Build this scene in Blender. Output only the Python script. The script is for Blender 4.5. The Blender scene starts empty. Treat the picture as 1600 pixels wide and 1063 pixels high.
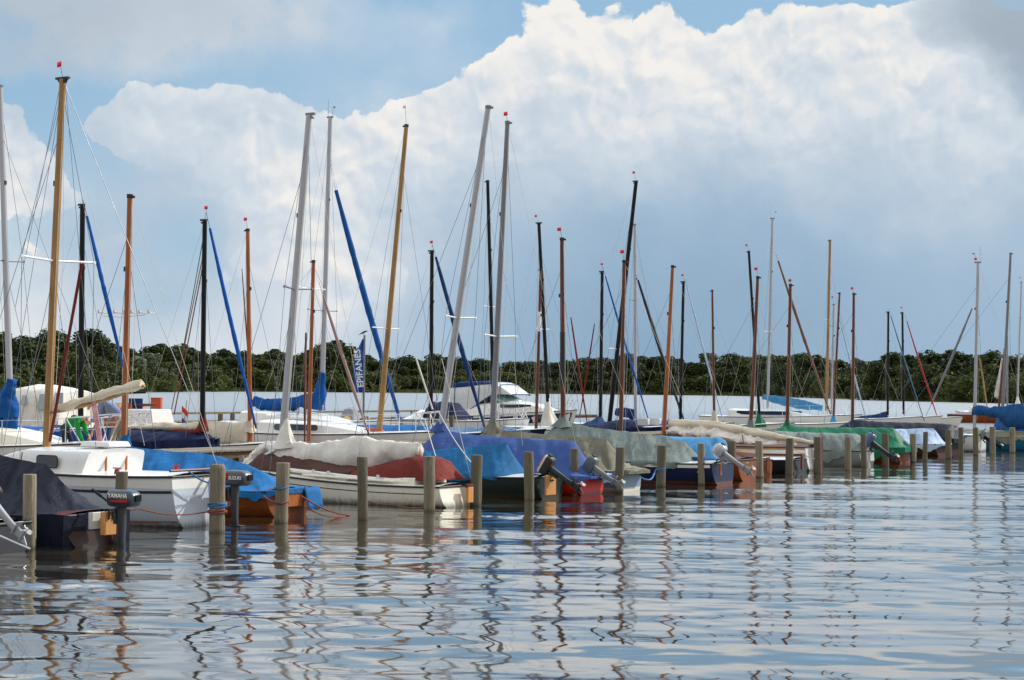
# Marina on a lake: moored sailing boats, posts, jetties, wooded far shore
EXPOSURE, SUN_E, SKY_S, REAR_FILL = 0.0, 4.2, 0.12, .85
WAVE, WATER_IOR = .045, 1.6
import bpy, math, random
import numpy as np
from mathutils import Vector, Matrix, noise as mnoise
random.seed(7)
S = bpy.context.scene
C = S.collection
rad = math.radians
# ------------------------------------------------------------------ camera
FPX, EYE = 2800.0, 2.5
_th = math.atan((608.4-531.5)/FPX); _rho = rad(.55)
FV = Vector((0, math.cos(_th), math.sin(_th)))
_R0 = Vector((1, 0, 0)); _U0 = _R0.cross(FV)
RV = _R0*math.cos(_rho)+_U0*math.sin(_rho)
UV = -_R0*math.sin(_rho)+_U0*math.cos(_rho)
CAM = Vector((0, 0, EYE))
cam = bpy.data.cameras.new('camera'); camo = bpy.data.objects.new('camera', cam); C.objects.link(camo)
cam.sensor_width = 36; cam.lens = 36*FPX/1600; cam.clip_start = .1; cam.clip_end = 9000
camo.matrix_world = Matrix(((RV.x, UV.x, -FV.x, 0), (RV.y, UV.y, -FV.y, 0), (RV.z, UV.z, -FV.z, EYE), (0, 0, 0, 1)))
S.camera = camo
def ray(px, py): return FV+RV*((px-800)/FPX)+UV*((531.5-py)/FPX)
def G(px, py, z=0.0):
    d = ray(px, py); return CAM+d*((z-EYE)/d.z)
def at(px, py, Y):
    d = ray(px, py); return CAM+d*(Y/d.y)
# the row of mooring posts: direction along it and across it (to the far left)
ROW0 = Vector((6.79, 51.28, 0)); RD = Vector((.5, .866, 0)); ND = Vector((-.866, .5, 0))
def on_perp(px, perp):
    """ground point seen in column px on the line lying perp metres behind the row of posts"""
    d = ray(px, 610); a, b = d.x, d.y
    # ROW0+ND*perp + t*RD = s*(a,b)
    o = ROW0+ND*perp
    det = a*(-RD.y)-(-RD.x)*b
    s = (o.x*(-RD.y)-(-RD.x)*o.y)/det
    return Vector((a*s, b*s, 0))
# ------------------------------------------------------------------ mesh builder
class MB:
    def __init__(s): s.v = []; s.f = []; s.m = []
    def face(s, idx, mi=0): s.f.append(tuple(idx)); s.m.append(mi)
    def grid(s, rows, close_u=False, close_v=False, mi=0, flip=False):
        b = len(s.v); nr = len(rows); nc = len(rows[0])
        for r in rows: s.v.extend([tuple(p) for p in r])
        for i in range(nr if close_u else nr-1):
            i2 = (i+1) % nr
            for j in range(nc if close_v else nc-1):
                j2 = (j+1) % nc
                q = (b+i*nc+j, b+i*nc+j2, b+i2*nc+j2, b+i2*nc+j)
                s.face(q[::-1] if flip else q, mi)
        return b
    def tube(s, pts, rad_, n=8, caps=True, mi=0, sy=1.0, sz=1.0):
        pts = [Vector(p) for p in pts]
        rr = rad_ if isinstance(rad_, (list, tuple)) else [rad_]*len(pts)
        rows = []; up = None
        for i, p in enumerate(pts):
            t = (pts[min(i+1, len(pts)-1)]-pts[max(i-1, 0)])
            if t.length < 1e-9: t = Vector((0, 0, 1))
            t.normalize()
            if up is None:
                up = Vector((0, 0, 1)) if abs(t.z) < .9 else Vector((1, 0, 0))
            a = t.cross(up)
            if a.length < 1e-6: a = t.cross(Vector((0, 1, 0)))
            a.normalize(); b_ = a.cross(t); b_.normalize(); up = b_
            r = rr[i]
            rows.append([p+a*(math.cos(2*math.pi*k/n)*r*sy)+b_*(math.sin(2*math.pi*k/n)*r*sz) for k in range(n)])
        b = s.grid(rows, close_v=True, mi=mi)
        if caps:
            s.face([b+k for k in range(n)][::-1], mi)
            e = b+(len(rows)-1)*n
            s.face([e+k for k in range(n)], mi)
    def box(s, c, size, rot=None, mi=0, taper=1.0):
        b = len(s.v); c = Vector(c); hx, hy, hz = [q/2 for q in size]
        for z, k in ((-hz, 1), (hz, taper)):
            for x, y in ((-hx, -hy), (hx, -hy), (hx, hy), (-hx, hy)):
                p = Vector((x*k, y*k, z))
                if rot is not None: p = rot @ p
                s.v.append(tuple(c+p))
        for q in ((0, 3, 2, 1), (4, 5, 6, 7), (0, 1, 5, 4), (1, 2, 6, 5), (2, 3, 7, 6), (3, 0, 4, 7)):
            s.face([b+i for i in q], mi)
    def prism(s, outline, dvec, mi=0):
        """outline: list of 3d points (ccw seen from +dvec), extruded by dvec"""
        b = len(s.v); n = len(outline); d = Vector(dvec)
        s.v += [tuple(p) for p in outline]+[tuple(Vector(p)+d) for p in outline]
        s.face([b+i for i in range(n)][::-1], mi); s.face([b+n+i for i in range(n)], mi)
        for i in range(n):
            j = (i+1) % n; s.face((b+i, b+j, b+n+j, b+n+i), mi)
    def build(s, name, mats, parent=None, ang=40, bevel=0, subsurf=0):
        me = bpy.data.meshes.new(name); me.from_pydata(s.v, [], s.f)
        mats = mats if isinstance(mats, (list, tuple)) else [mats]
        for m in mats: me.materials.append(m)
        if len(mats) > 1: me.polygons.foreach_set('material_index', s.m)
        me.polygons.foreach_set('use_smooth', [True]*len(s.f))
        me.update()
        if ang < 180: me.set_sharp_from_angle(angle=rad(ang))
        o = bpy.data.objects.new(name, me); C.objects.link(o)
        if parent is not None: o.parent = parent
        if bevel:
            b = o.modifiers.new('bevel', 'BEVEL'); b.width = bevel; b.segments = 2; b.limit_method = 'ANGLE'; b.harden_normals = False
        if subsurf:
            q = o.modifiers.new('sub', 'SUBSURF'); q.levels = q.render_levels = subsurf
        return o
def tag(o, label=None, cat=None, group=None, kind=None):
    if label: o['label'] = label
    if cat: o['category'] = cat
    if group: o['group'] = group
    if kind: o['kind'] = kind
    return o
def empty(name, loc=(0, 0, 0), rz=0.0):
    o = bpy.data.objects.new(name, None); C.objects.link(o); o.location = loc; o.rotation_euler = (0, 0, rz); o.empty_display_size = .3
    return o
def fbm(x, y, z=0.0, o=4): return mnoise.fractal((x, y, z), .6, 2.0, o)
# ------------------------------------------------------------------ materials
def lin(c):
    return tuple((v/255/12.92 if v/255 <= .04045 else ((v/255+.055)/1.055)**2.4) for v in c)+(1,)
class NT:
    """small helper for node trees"""
    def __init__(s, t): s.t = t
    def n(s, typ, **k):
        o = s.t.nodes.new(typ)
        for a, b in k.items(): setattr(o, a, b)
        return o
    def l(s, a, b): s.t.links.new(a, b)
    def set(s, sock, v):
        if isinstance(v, bpy.types.NodeSocket): s.l(v, sock)
        else: sock.default_value = v
    def m(s, op, a, b=None, c=None, clamp=False):
        o = s.n('ShaderNodeMath', operation=op, use_clamp=clamp)
        s.set(o.inputs[0], a)
        if b is not None: s.set(o.inputs[1], b)
        if c is not None: s.set(o.inputs[2], c)
        return o.outputs[0]
    def vm(s, op, a, b=None):
        o = s.n('ShaderNodeVectorMath', operation=op)
        s.set(o.inputs[0], a)
        if b is not None: s.set(o.inputs[1], b)
        return o.outputs['Value'] if op in ('DOT_PRODUCT', 'LENGTH') else o.outputs[0]
    def mix(s, f, a, b, blend='MIX'):
        o = s.n('ShaderNodeMix', data_type='RGBA', blend_type=blend)
        s.set(o.inputs[0], f); s.set(o.inputs[6], a); s.set(o.inputs[7], b)
        return o.outputs[2]
    def noise(s, vec, scale, detail=4, rough=.55, dist=0.0):
        o = s.n('ShaderNodeTexNoise'); o.inputs['Scale'].default_value = scale; o.inputs['Detail'].default_value = detail
        o.inputs['Roughness'].default_value = rough; o.inputs['Distortion'].default_value = dist
        if vec is not None: s.l(vec, o.inputs['Vector'])
        return o.outputs[0]
    def ramp(s, f, stops, interp='LINEAR'):
        o = s.n('ShaderNodeValToRGB'); e = o.color_ramp.elements; o.color_ramp.interpolation = interp
        while len(e) < len(stops): e.new(.5)
        for q, (p, c) in zip(e, stops): q.position = p; q.color = c
        s.set(o.inputs[0], f)
        return o.outputs[0]
    def mr(s, v, a, b, c=0.0, d=1.0, smooth=False):
        o = s.n('ShaderNodeMapRange', interpolation_type='SMOOTHSTEP' if smooth else 'LINEAR')
        s.set(o.inputs[0], v); s.set(o.inputs[1], a); s.set(o.inputs[2], b); s.set(o.inputs[3], c); s.set(o.inputs[4], d)
        return o.outputs[0]
    def scale_vec(s, vec, sc):
        o = s.n('ShaderNodeMapping'); s.l(vec, o.inputs[0]); o.inputs['Scale'].default_value = sc
        return o.outputs[0]
def newmat(name):
    m = bpy.data.materials.new(name); m.use_nodes = True
    t = NT(m.node_tree); p = m.node_tree.nodes['Principled BSDF']
    return m, t, p
def g3(v): return (v, v, v, 1)
_cache = {}
def mat(name, col, rough=.5, metal=0.0, var=.12, sc=3.0, stretch=(1, 1, 1), bump=0.0, bsc=20.0, coat=0.0, low=None, spec=.5, scum=False):
    """plain coloured material with soft uneven tone and optional bump; low=(height, colour): another paint below that height"""
    if name in _cache: return _cache[name]
    m, t, p = newmat(name)
    tc = t.n('ShaderNodeTexCoord').outputs['Object']
    v = t.scale_vec(tc, stretch)
    nz = t.noise(v, sc, 5, .6)
    c = lin(col) if len(col) == 3 else col
    base = t.mix(nz, tuple(q*(1-var*1.6) for q in c[:3])+(1,), tuple(min(1, q*(1+var*1.6)) for q in c[:3])+(1,))
    if low:
        z = t.n('ShaderNodeSeparateXYZ'); t.l(tc, z.inputs[0])
        k = t.mr(z.outputs[2], low[0]-.006, low[0]+.006)
        base = t.mix(k, lin(low[1]), base)
    if scum:
        z = t.n('ShaderNodeSeparateXYZ'); t.l(tc, z.inputs[0])
        st = t.noise(t.scale_vec(tc, (7, 7, .5)), 1.6, 5, .65)
        base = t.mix(t.mr(st, .52, .8, 0, .3), base, tuple(q*.62 for q in c[:3])+(1,))
        wl = t.mr(t.m('ADD', z.outputs[2], t.m('MULTIPLY', st, -.20)), -.12, .06, .85, 0, True)
        base = t.mix(wl, base, lin((66, 58, 36)))
    t.l(base, p.inputs['Base Color'])
    r = t.mr(nz, .25, .75, max(.02, rough-.08), min(1, rough+.08)); t.l(r, p.inputs['Roughness'])
    p.inputs['Metallic'].default_value = metal; p.inputs['Coat Weight'].default_value = coat; p.inputs['Specular IOR Level'].default_value = spec
    if bump:
        b = t.n('ShaderNodeBump'); b.inputs['Strength'].default_value = bump; b.inputs['Distance'].default_value = .02
        t.l(t.noise(v, bsc, 4, .6), b.inputs['Height']); t.l(b.outputs[0], p.inputs['Normal'])
    _cache[name] = m
    return m
def wood(name, c1, c2, rough=.45, coat=0.0, axis=2, sc=6.0):
    if name in _cache: return _cache[name]
    m, t, p = newmat(name)
    tc = t.n('ShaderNodeTexCoord').outputs['Object']
    st = [9, 9, 9]; st[axis] = .5
    v = t.scale_vec(tc, st)
    nz = t.noise(v, sc*.5, 6, .65, 1.2); n2 = t.noise(tc, 1.3, 3, .5)
    base = t.mix(t.mr(nz, .3, .7), lin(c1), lin(c2))
    base = t.mix(t.mr(n2, .35, .75, 0, .45), base, tuple(q*.55 for q in lin(c1)[:3])+(1,))
    t.l(base, p.inputs['Base Color']); p.inputs['Roughness'].default_value = rough; p.inputs['Coat Weight'].default_value = coat; p.inputs['Specular IOR Level'].default_value = .25
    b = t.n('ShaderNodeBump'); b.inputs['Strength'].default_value = .15; b.inputs['Distance'].default_value = .01
    t.l(nz, b.inputs['Height']); t.l(b.outputs[0], p.inputs['Normal'])
    _cache[name] = m
    return m
def fabric(name, col, dirt=.25, dcol=(90, 92, 80), rough=.8, sc=1.5):
    """tarpaulin: a woven sheet with weathered patches, streaks and fine creases"""
    if name in _cache: return _cache[name]
    m, t, p = newmat(name)
    tc = t.n('ShaderNodeTexCoord').outputs['Object']
    n1 = t.noise(tc, sc, 6, .65); n2 = t.noise(t.scale_vec(tc, (5, 5, .6)), 2.2, 5, .6); n3 = t.noise(tc, 5.0, 6, .7, .4)
    c = lin(col)
    base = t.mix(t.mr(n1, .3, .7), tuple(q*.78 for q in c[:3])+(1,), tuple(min(1, q*1.18) for q in c[:3])+(1,))
    base = t.mix(t.mr(n2, .52, .8, 0, dirt), base, lin(dcol))
    base = t.mix(t.mr(n3, .6, .85, 0, dirt*.8), base, tuple(min(1, q*1.5+.03) for q in c[:3])+(1,))
    sx = t.n('ShaderNodeSeparateXYZ'); t.l(tc, sx.inputs[0])
    seam = t.m('LESS_THAN', t.m('PINGPONG', t.m('ADD', sx.outputs[0], .37), .72), .011)
    base = t.mix(t.m('MULTIPLY', seam, .45), base, tuple(q*.45 for q in c[:3])+(1,))
    t.l(base, p.inputs['Base Color']); p.inputs['Roughness'].default_value = rough
    p.inputs['Specular IOR Level'].default_value = .22
    b = t.n('ShaderNodeBump'); b.inputs['Strength'].default_value = .3; b.inputs['Distance'].default_value = .04
    cr = t.m('ABSOLUTE', t.m('SUBTRACT', t.noise(t.scale_vec(tc, (2.2, 1.2, .8)), 1.6, 4, .55, .8), .5))
    h = t.m('ADD', t.m('ADD', t.noise(tc, 4.0, 5, .55, 1.0), t.m('MULTIPLY', t.m('MINIMUM', cr, .12), 5.0)), t.m('MULTIPLY', t.noise(tc, 18.0, 3, .5), .2))
    t.l(h, b.inputs['Height']); t.l(b.outputs[0], p.inputs['Normal'])
    _cache[name] = m
    return m
# ------------------------------------------------------------------ light and sky
SUN_AZ, SUN_EL = rad(62), rad(40)          # to the right of the view and a little beyond the boats
S.view_settings.view_transform = 'Standard'; S.view_settings.look = 'None'; S.view_settings.gamma = 1; S.view_settings.exposure = EXPOSURE
sd = Vector((math.sin(SUN_AZ)*math.cos(SUN_EL), math.cos(SUN_AZ)*math.cos(SUN_EL), math.sin(SUN_EL)))
sl = bpy.data.lights.new('sun', 'SUN'); sl.energy = SUN_E; sl.angle = rad(.5); sl.color = (1, .94, .86)
so = bpy.data.objects.new('sun', sl); C.objects.link(so); so.location = (30, 20, 60)
so.rotation_euler = sd.to_track_quat('Z', 'Y').to_euler()
W = bpy.data.worlds.new('World'); S.world = W; W.use_nodes = True
def ell(t, v, px, py, rx, ry, ext):
    """smooth bump around a spot of the sky: 1 in its middle, 0 at ext radii"""
    o = t.n('ShaderNodeVectorMath', operation='MULTIPLY_ADD'); t.l(v, o.inputs[0])
    o.inputs[1].default_value = (100/rx, 100/ry, 0); o.inputs[2].default_value = (-(px-800)/rx, -(608-py)/ry, 0)
    return t.mr(t.vm('LENGTH', o.outputs[0]), 0, ext, 1, 0, True)
def detail_group():
    g = bpy.data.node_groups.new('cloud_detail', 'ShaderNodeTree')
    g.interface.new_socket('q', in_out='INPUT', socket_type='NodeSocketVector')
    g.interface.new_socket('f', in_out='OUTPUT', socket_type='NodeSocketFloat')
    t = NT(g); gi = t.n('NodeGroupInput'); go = t.n('NodeGroupOutput'); q = gi.outputs[0]
    vo = t.n('ShaderNodeTexVoronoi', feature='SMOOTH_F1'); vo.inputs['Scale'].default_value = 1.25; vo.inputs['Smoothness'].default_value = .6
    vo.inputs['Detail'].default_value = 2.0; vo.inputs['Roughness'].default_value = .5; t.l(q, vo.inputs['Vector'])
    bil = t.m('MULTIPLY', t.m('SUBTRACT', .42, vo.outputs['Distance']), .62)
    fb = t.m('MULTIPLY_ADD', t.noise(q, 1.1, 9, .60), .95, -.475)
    t.l(t.m('ADD', bil, fb), go.inputs[0])
    return g
CUMULUS = [(235, 190, 75, 62), (330, 215, 110, 70), (440, 235, 105, 66), (175, 205, 40, 25), (530, 290, 120, 80), (640, 240, 105, 70), (720, 215, 110, 85),
           (820, 195, 120, 95), (860, 75, 62, 75), (945, 95, 90, 85), (1050, 110, 110, 80), (1170, 110, 110, 75), (1280, 95, 120, 85), (1400, 110, 120, 90), (1520, 120, 130, 110),
           (960, 240, 200, 90), (1200, 250, 250, 110), (1480, 270, 220, 120), (5, 205, 40, 36), (35, 270, 80, 55), (20, 350, 120, 60),
           (300, 285, 40, 30), (580, 400, 75, 60), (560, 480, 60, 40), (640, 370, 50, 25), (420, 390, 110, 80), (800, 300, 50, 14), (180, 390, 25, 14)]
# soft cloud veils: px, py, rx, ry, strength
VEIL = [(60, 14, 340, 60, 1.35), (330, 48, 200, 55, 1.0), (70, 106, 170, 26, .95), (300, 545, 900, 70, 1.0), (300, 420, 460, 160, .85), (1150, 390, 600, 210, 1.0),
        (1300, 540, 600, 90, .7), (1570, 40, 110, 70, .55), (660, 40, 80, 36, .3), (690, 95, 60, 25, .2), (850, 480, 400, 120, .7), (500, 250, 300, 120, .5), (1400, 330, 300, 120, .8), (980, 300, 300, 100, .8)]
# brightness of the cloud where it is cloud: px, py, radius, value 0 (slate) .. 1 (white)
TONE = [(50, 10, 170, .26), (300, 30, 160, .40), (460, 70, 120, .56), (90, 110, 110, .64), (240, 150, 80, .98), (400, 190, 100, .93), (290, 265, 75, .60), (190, 310, 80, .52), (200, 390, 110, .46),
        (320, 400, 90, .50), (460, 290, 80, .84), (560, 400, 80, .95), (620, 345, 60, .52), (440, 430, 70, .74), (400, 540, 130, .82), (100, 550, 130, .86), (240, 470, 90, .56), (600, 200, 90, .90), (720, 210, 90, .78), (800, 310, 90, .58),
        (700, 400, 90, .48), (900, 60, 100, .98), (1050, 110, 100, .86), (1200, 110, 100, .80), (1310, 100, 90, .88), (1520, 0, 75, .15), (1600, 75, 75, .15), (900, 200, 90, .76), (1040, 190, 90, .84), (1210, 200, 90, .80), (1100, 290, 90, .46),
        (1290, 270, 100, .58), (1480, 220, 80, .82), (1480, 330, 120, .58), (900, 370, 120, .42), (1120, 390, 120, .42), (900, 480, 110, .26), (1120, 480, 130, .16), (1000, 560, 160, .06), (1330, 480, 130, .28), (1520, 440, 130, .42), (1500, 560, 130, .28),
        (700, 540, 120, .46), (20, 290, 90, .95), (500, -200, 260, .95), (1100, -260, 300, .92), (100, -300, 300, .80), (1500, -300, 300, .86)]
def build_sky():
    t = NT(W.node_tree); W.node_tree.nodes.clear()
    out = t.n('ShaderNodeOutputWorld'); bg = t.n('ShaderNodeBackground'); bg.inputs[1].default_value = SKY_S
    t.l(bg.outputs[0], out.inputs[0])
    d = t.vm('NORMALIZE', t.n('ShaderNodeTexCoord').outputs['Generated'])
    sep = t.n('ShaderNodeSeparateXYZ'); t.l(d, sep.inputs[0])
    az = t.m('ARCTAN2', sep.outputs[0], sep.outputs[1]); el = t.m('ARCSINE', sep.outputs[2])
    cmb = t.n('ShaderNodeCombineXYZ'); qx = t.m('MULTIPLY', az, FPX/100); qy = t.m('MULTIPLY', el, FPX/100); t.l(qx, cmb.inputs[0]); t.l(qy, cmb.inputs[1])
    q = cmb.outputs[0]
    sky = t.n('ShaderNodeTexSky', sky_type='NISHITA'); sky.sun_disc = False; sky.sun_elevation = SUN_EL; sky.sun_rotation = SUN_AZ
    sky.air_density = 1.0; sky.dust_density = .4; sky.ozone_density = 2.0; sky.altitude = 0
    k = 1.0/SKY_S/(2**EXPOSURE)
    def cc(c, f=1.0): return tuple(v*k*f for v in lin(c)[:3])+(1,)
    base = t.mix(.75, t.mix(1.0, sky.outputs[0], cc((190, 214, 236)), 'DARKEN'), cc((150, 189, 218)))
    nz = t.n('ShaderNodeTexNoise'); nz.inputs['Scale'].default_value = .75; nz.inputs['Detail'].default_value = 7; nz.inputs['Roughness'].default_value = .55; t.l(q, nz.inputs['Vector'])
    off = t.vm('SUBTRACT', nz.outputs[1], (.5, .5, .5))
    def shift(f):
        o = t.n('ShaderNodeVectorMath', operation='SCALE'); t.l(off, o.inputs[0]); o.inputs['Scale'].default_value = f
        return t.vm('ADD', q, o.outputs[0])
    qw, qs = shift(1.0), shift(1.7)
    tot = None
    for a in CUMULUS:
        e = ell(t, qw, *a, 2.05); tot = e if tot is None else t.m('ADD', tot, e)
    tot = t.m('MINIMUM', tot, 1.5)
    soft = t.noise(q, .5, 6, .58)
    hi = t.mr(qy, 6.6, 9.0, 0, 1, True)
    side = t.mr(t.m('ABSOLUTE', qx), 9.5, 13, 0, 1, True)
    big = t.mr(t.noise(t.scale_vec(q, (1, 1.4, 1)), .16, 3, .5), .37, .58, 0, 1.1)
    tot = t.m('MULTIPLY_ADD', big, t.m('MAXIMUM', hi, side), tot)
    dg = detail_group()
    def D(v):
        g = t.n('ShaderNodeGroup'); g.node_tree = dg; t.l(v, g.inputs[0]); return g.outputs[0]
    d0 = D(qw); d1 = D(t.vm('ADD', qw, (.08, .15, 0)))
    f0 = t.m('ADD', tot, d0)
    edge = t.mr(f0, .50, .62, 0, 1, True)
    rim = t.mr(f0, .55, 1.25, 1, 0, True)
    relief = t.m('MINIMUM', t.m('MAXIMUM', t.m('SUBTRACT', d0, d1), -.22), .22)
    veil = None
    for a in VEIL:
        e = t.m('MULTIPLY', ell(t, qs, *a[:4], 1.75), a[4]); veil = e if veil is None else t.m('ADD', veil, e)
    veil = t.m('MULTIPLY', veil, t.mr(soft, .32, .62, .35, 1.3))
    veil = t.m('MINIMUM', t.m('MULTIPLY_ADD', side, .8, veil), 1.0)
    sw_, sv_ = None, None
    for px, py, r_, v_ in TONE:
        o = t.n('ShaderNodeVectorMath', operation='DISTANCE'); t.l(qs, o.inputs[0]); o.inputs[1].default_value = ((px-800)/100, (608-py)/100, 0)
        e = t.mr(o.outputs['Value'], 0, r_/100*2.0, 1, 0, True)
        sw_ = e if sw_ is None else t.m('ADD', sw_, e)
        sv_ = t.m('MULTIPLY', e, v_) if sv_ is None else t.m('MULTIPLY_ADD', e, v_, sv_)
    tone = t.m('DIVIDE', t.m('ADD', sv_, .02*.72), t.m('ADD', sw_, .02))
    tone = t.m('ADD', tone, t.m('MULTIPLY_ADD', soft, .22, -.11))
    gain = t.mr(tone, .5, .85, .08, 1.0)
    tone = t.m('ADD', tone, t.m('MULTIPLY', t.m('MULTIPLY', t.m('MULTIPLY_ADD', relief, .65, t.m('MULTIPLY', rim, .10)), edge), gain))
    up = t.mr(qy, 3.2, 5.2, 0, 1, True)
    a = t.mix(t.mr(tone, 0, .4), t.mix(up, cc((128, 160, 188)), cc((146, 160, 176))), t.mix(up, cc((160, 186, 209)), cc((172, 186, 200))))
    b = t.mix(t.mr(tone, .4, .75), a, cc((208, 218, 228)))
    c_ = t.mix(t.mr(tone, .75, 1.0), b, cc((244, 241, 237)))
    cover = t.m('MAXIMUM', edge, veil)
    fin = t.mix(cover, base, c_)
    # unseen sky behind the camera: added white fill for the shaded hull sides
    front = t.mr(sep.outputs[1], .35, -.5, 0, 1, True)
    fin = t.mix(t.mr(qy, 6.4, 11, 0, 1, True), fin, t.mix(1.0, fin, g3(1.95), 'MULTIPLY'))  # sky above the view, brightened to whiten the water's reflections
    fin = t.mix(front, fin, cc((255, 252, 248), REAR_FILL))
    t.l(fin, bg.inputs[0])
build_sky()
W.cycles.sampling_method = 'MANUAL'; W.cycles.sample_map_resolution = 512
# ------------------------------------------------------------------ water: one sheet with real waves near by, calmer mesh to the horizon
def build_water():
    d = [.5, 3, 6]; x = 9.0
    while x < 95: d.append(x); x *= 1+max(.0028, .0011+.00006*x) if x < 60 else 1.008
    while x < 5000: d.append(x); x *= 1.08
    d = np.array(d)
    a = np.concatenate([np.linspace(-180, -50, 14)[:-1], np.linspace(-50, -24, 40)[:-1], np.linspace(-24, 24, 420)[:-1], np.linspace(24, 50, 40)[:-1], np.linspace(50, 180, 14)[:-1]])
    a = np.radians(a)
    D, A = np.meshgrid(d, a, indexing='ij')
    X = D*np.sin(A); Y = D*np.cos(A); Z = np.zeros_like(X)
    rng = np.random.RandomState(21)
    step = np.maximum(np.gradient(d)[:, None]*np.ones_like(D), 0)
    lat = D*np.radians(48/420)
    NW = 84
    for i in range(NW):
        lam = .26*(4.6/.26)**(rng.rand()**1.05)
        th = rng.normal(0, .30) + (0 if rng.rand() < .85 else .8)
        if lam > 1.4: th *= .5
        kx, ky = math.sin(th)*2*math.pi/lam, math.cos(th)*2*math.pi/lam
        amp = WAVE*lam/(2*math.pi)*(.7+.6*rng.rand())/math.sqrt(NW/2)*(1.0 if lam > 1.2 else 1.15 if lam > .55 else .6)
        att = np.clip((lam/np.maximum(step*abs(math.cos(th)), lat*abs(math.sin(th)))-2.5)/3, 0, 1)
        Z += amp*att*np.sin(kx*X+ky*Y+rng.rand()*6.283)
    patch = .55+.6*(.5+.5*np.sin(X*.31+1.3*np.sin(Y*.17)+.6)*np.sin(Y*.23+.9*np.sin(X*.21)))
    shelter = np.clip(((X-ROW0.x)*ND.x+(Y-ROW0.y)*ND.y)*-.12+.72, .5, 1.0)   # calmer close to the hulls
    Z *= patch*shelter*np.clip((160-D)/80, 0, 1)
    nr, nc = X.shape
    co = np.stack([X, Y, Z], -1).reshape(-1, 3)
    co = np.vstack([co, [[0, 0, 0]]])
    idx = np.arange(nr*nc).reshape(nr, nc)
    q = np.stack([idx[:-1, :], np.roll(idx, -1, 1)[:-1, :], np.roll(idx, -1, 1)[1:, :], idx[1:, :]], -1).reshape(-1, 4)[:, ::-1]
    tri = np.stack([np.full(nc, nr*nc), np.roll(idx[0], -1), idx[0]], -1)[:, ::-1]
    me = bpy.data.meshes.new('water')
    me.vertices.add(len(co)); me.vertices.foreach_set('co', co.ravel().astype('f4'))
    nl = q.size+tri.size; me.loops.add(nl)
    me.loops.foreach_set('vertex_index', np.concatenate([q.ravel(), tri.ravel()]).astype('i4'))
    npoly = len(q)+len(tri); me.polygons.add(npoly)
    ls = np.concatenate([np.arange(len(q))*4, len(q)*4+np.arange(len(tri))*3]); me.polygons.foreach_set('loop_start', ls.astype('i4'))
    me.polygons.foreach_set('use_smooth', [True]*npoly)
    me.update(calc_edges=True); me.validate()
    if me.polygons[100].normal.z < 0: me.flip_normals()
    o = bpy.data.objects.new('water', me); C.objects.link(o); tag(o, kind='structure')
    m, t, p = newmat('lake_water')
    tc = t.n('ShaderNodeTexCoord').outputs['Object']
    sp = t.n('ShaderNodeSeparateXYZ'); t.l(tc, sp.inputs[0])
    dist = t.vm('LENGTH', tc)
    n1 = t.noise(tc, .25, 3, .5)
    t.l(t.mix(n1, (.026, .023, .014, 1), (.044, .038, .024, 1)), p.inputs['Base Color'])
    p.inputs['IOR'].default_value = WATER_IOR
    t.l(t.mr(dist, 40, 260, .012, .45), p.inputs['Roughness'])
    t.l(t.mr(dist, 60, 220, .8, 1.0), p.inputs['Coat Weight']); t.l(t.mr(dist, 60, 220, 1.5, 3.2), p.inputs['Coat IOR']); t.l(t.mr(dist, 40, 260, .012, .45), p.inputs['Coat Roughness'])
    b = t.n('ShaderNodeBump'); b.inputs['Distance'].default_value = .012
    t.l(t.mr(dist, 10, 120, .07, .45), b.inputs['Strength'])
    hz = t.m('ADD', t.m('MULTIPLY', t.noise(t.scale_vec(tc, (1, 2.6, 1)), 4.5, 4, .6), t.mr(t.noise(tc, .12, 3, .5), .4, .6, .35, 1.3)), t.m('MULTIPLY', t.noise(t.scale_vec(tc, (.35, 1, 1)), .8, 4, .6), 1.4))
    t.l(hz, b.inputs['Height']); t.l(b.outputs[0], p.inputs['Normal']); t.l(b.outputs[0], p.inputs['Coat Normal'])
    me.materials.append(m)
build_water()
# lake bed / land beyond the shore
def build_shore():
    # shore line read off the photograph: column -> distance
    cols = [(-900, 430), (-300, 460), (0, 520), (120, 560), (250, 720), (350, 900), (600, 960), (900, 1050), (1180, 1000), (1300, 720), (1400, 560), (1600, 470), (1900, 430), (2500, 420)]
    near = [Vector((ray(px, 610).x/ray(px, 610).y*Y, Y, 0)) for px, Y in cols]
    m = MB(); rows = []
    for k, (off, z) in enumerate(((0, -.3), (3, .25), (14, .7), (60, 1.5), (400, 4), (3000, 10))):
        rows.append([Vector((p.x*(1+off/p.y), p.y+off, z)) for p in near])
    m.grid(rows, flip=True)
    tag(m.build('far_shore_land', mat('meadow_soil', (62, 70, 34), .95, var=.4, sc=.2)), kind='structure')
    return cols
SHORE = build_shore()
def shore_dist(px):
    xs = [c[0] for c in SHORE]
    return float(np.interp(px, xs, [c[1] for c in SHORE]))
def leaf_mat(name, c1, c2):
    m, t, p = newmat(name)
    tc = t.n('ShaderNodeTexCoord').outputs['Object']
    oi = t.n('ShaderNodeObjectInfo').outputs['Random']
    nz = t.noise(tc, .45, 3, .6)
    b = t.mix(t.mr(nz, .3, .7), lin(c1), lin(c2))
    b = t.mix(t.mr(oi, 0, 1, 0, .55), b, tuple(q*.62 for q in lin(c1)[:3])+(1,))
    t.l(b, p.inputs['Base Color']); p.inputs['Roughness'].default_value = .7; p.inputs['Specular IOR Level'].default_value = .25
    tr = t.n('ShaderNodeBsdfTranslucent'); t.l(b, tr.inputs[0]); mx = t.n('ShaderNodeMixShader'); mx.inputs[0].default_value = .22
    t.l(p.outputs[0], mx.inputs[1]); t.l(tr.outputs[0], mx.inputs[2]); t.l(mx.outputs[0], m.node_tree.nodes['Material Output'].inputs[0])
    return m
BARK = mat('bark', (70, 62, 50), .9, var=.3, sc=4)
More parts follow.
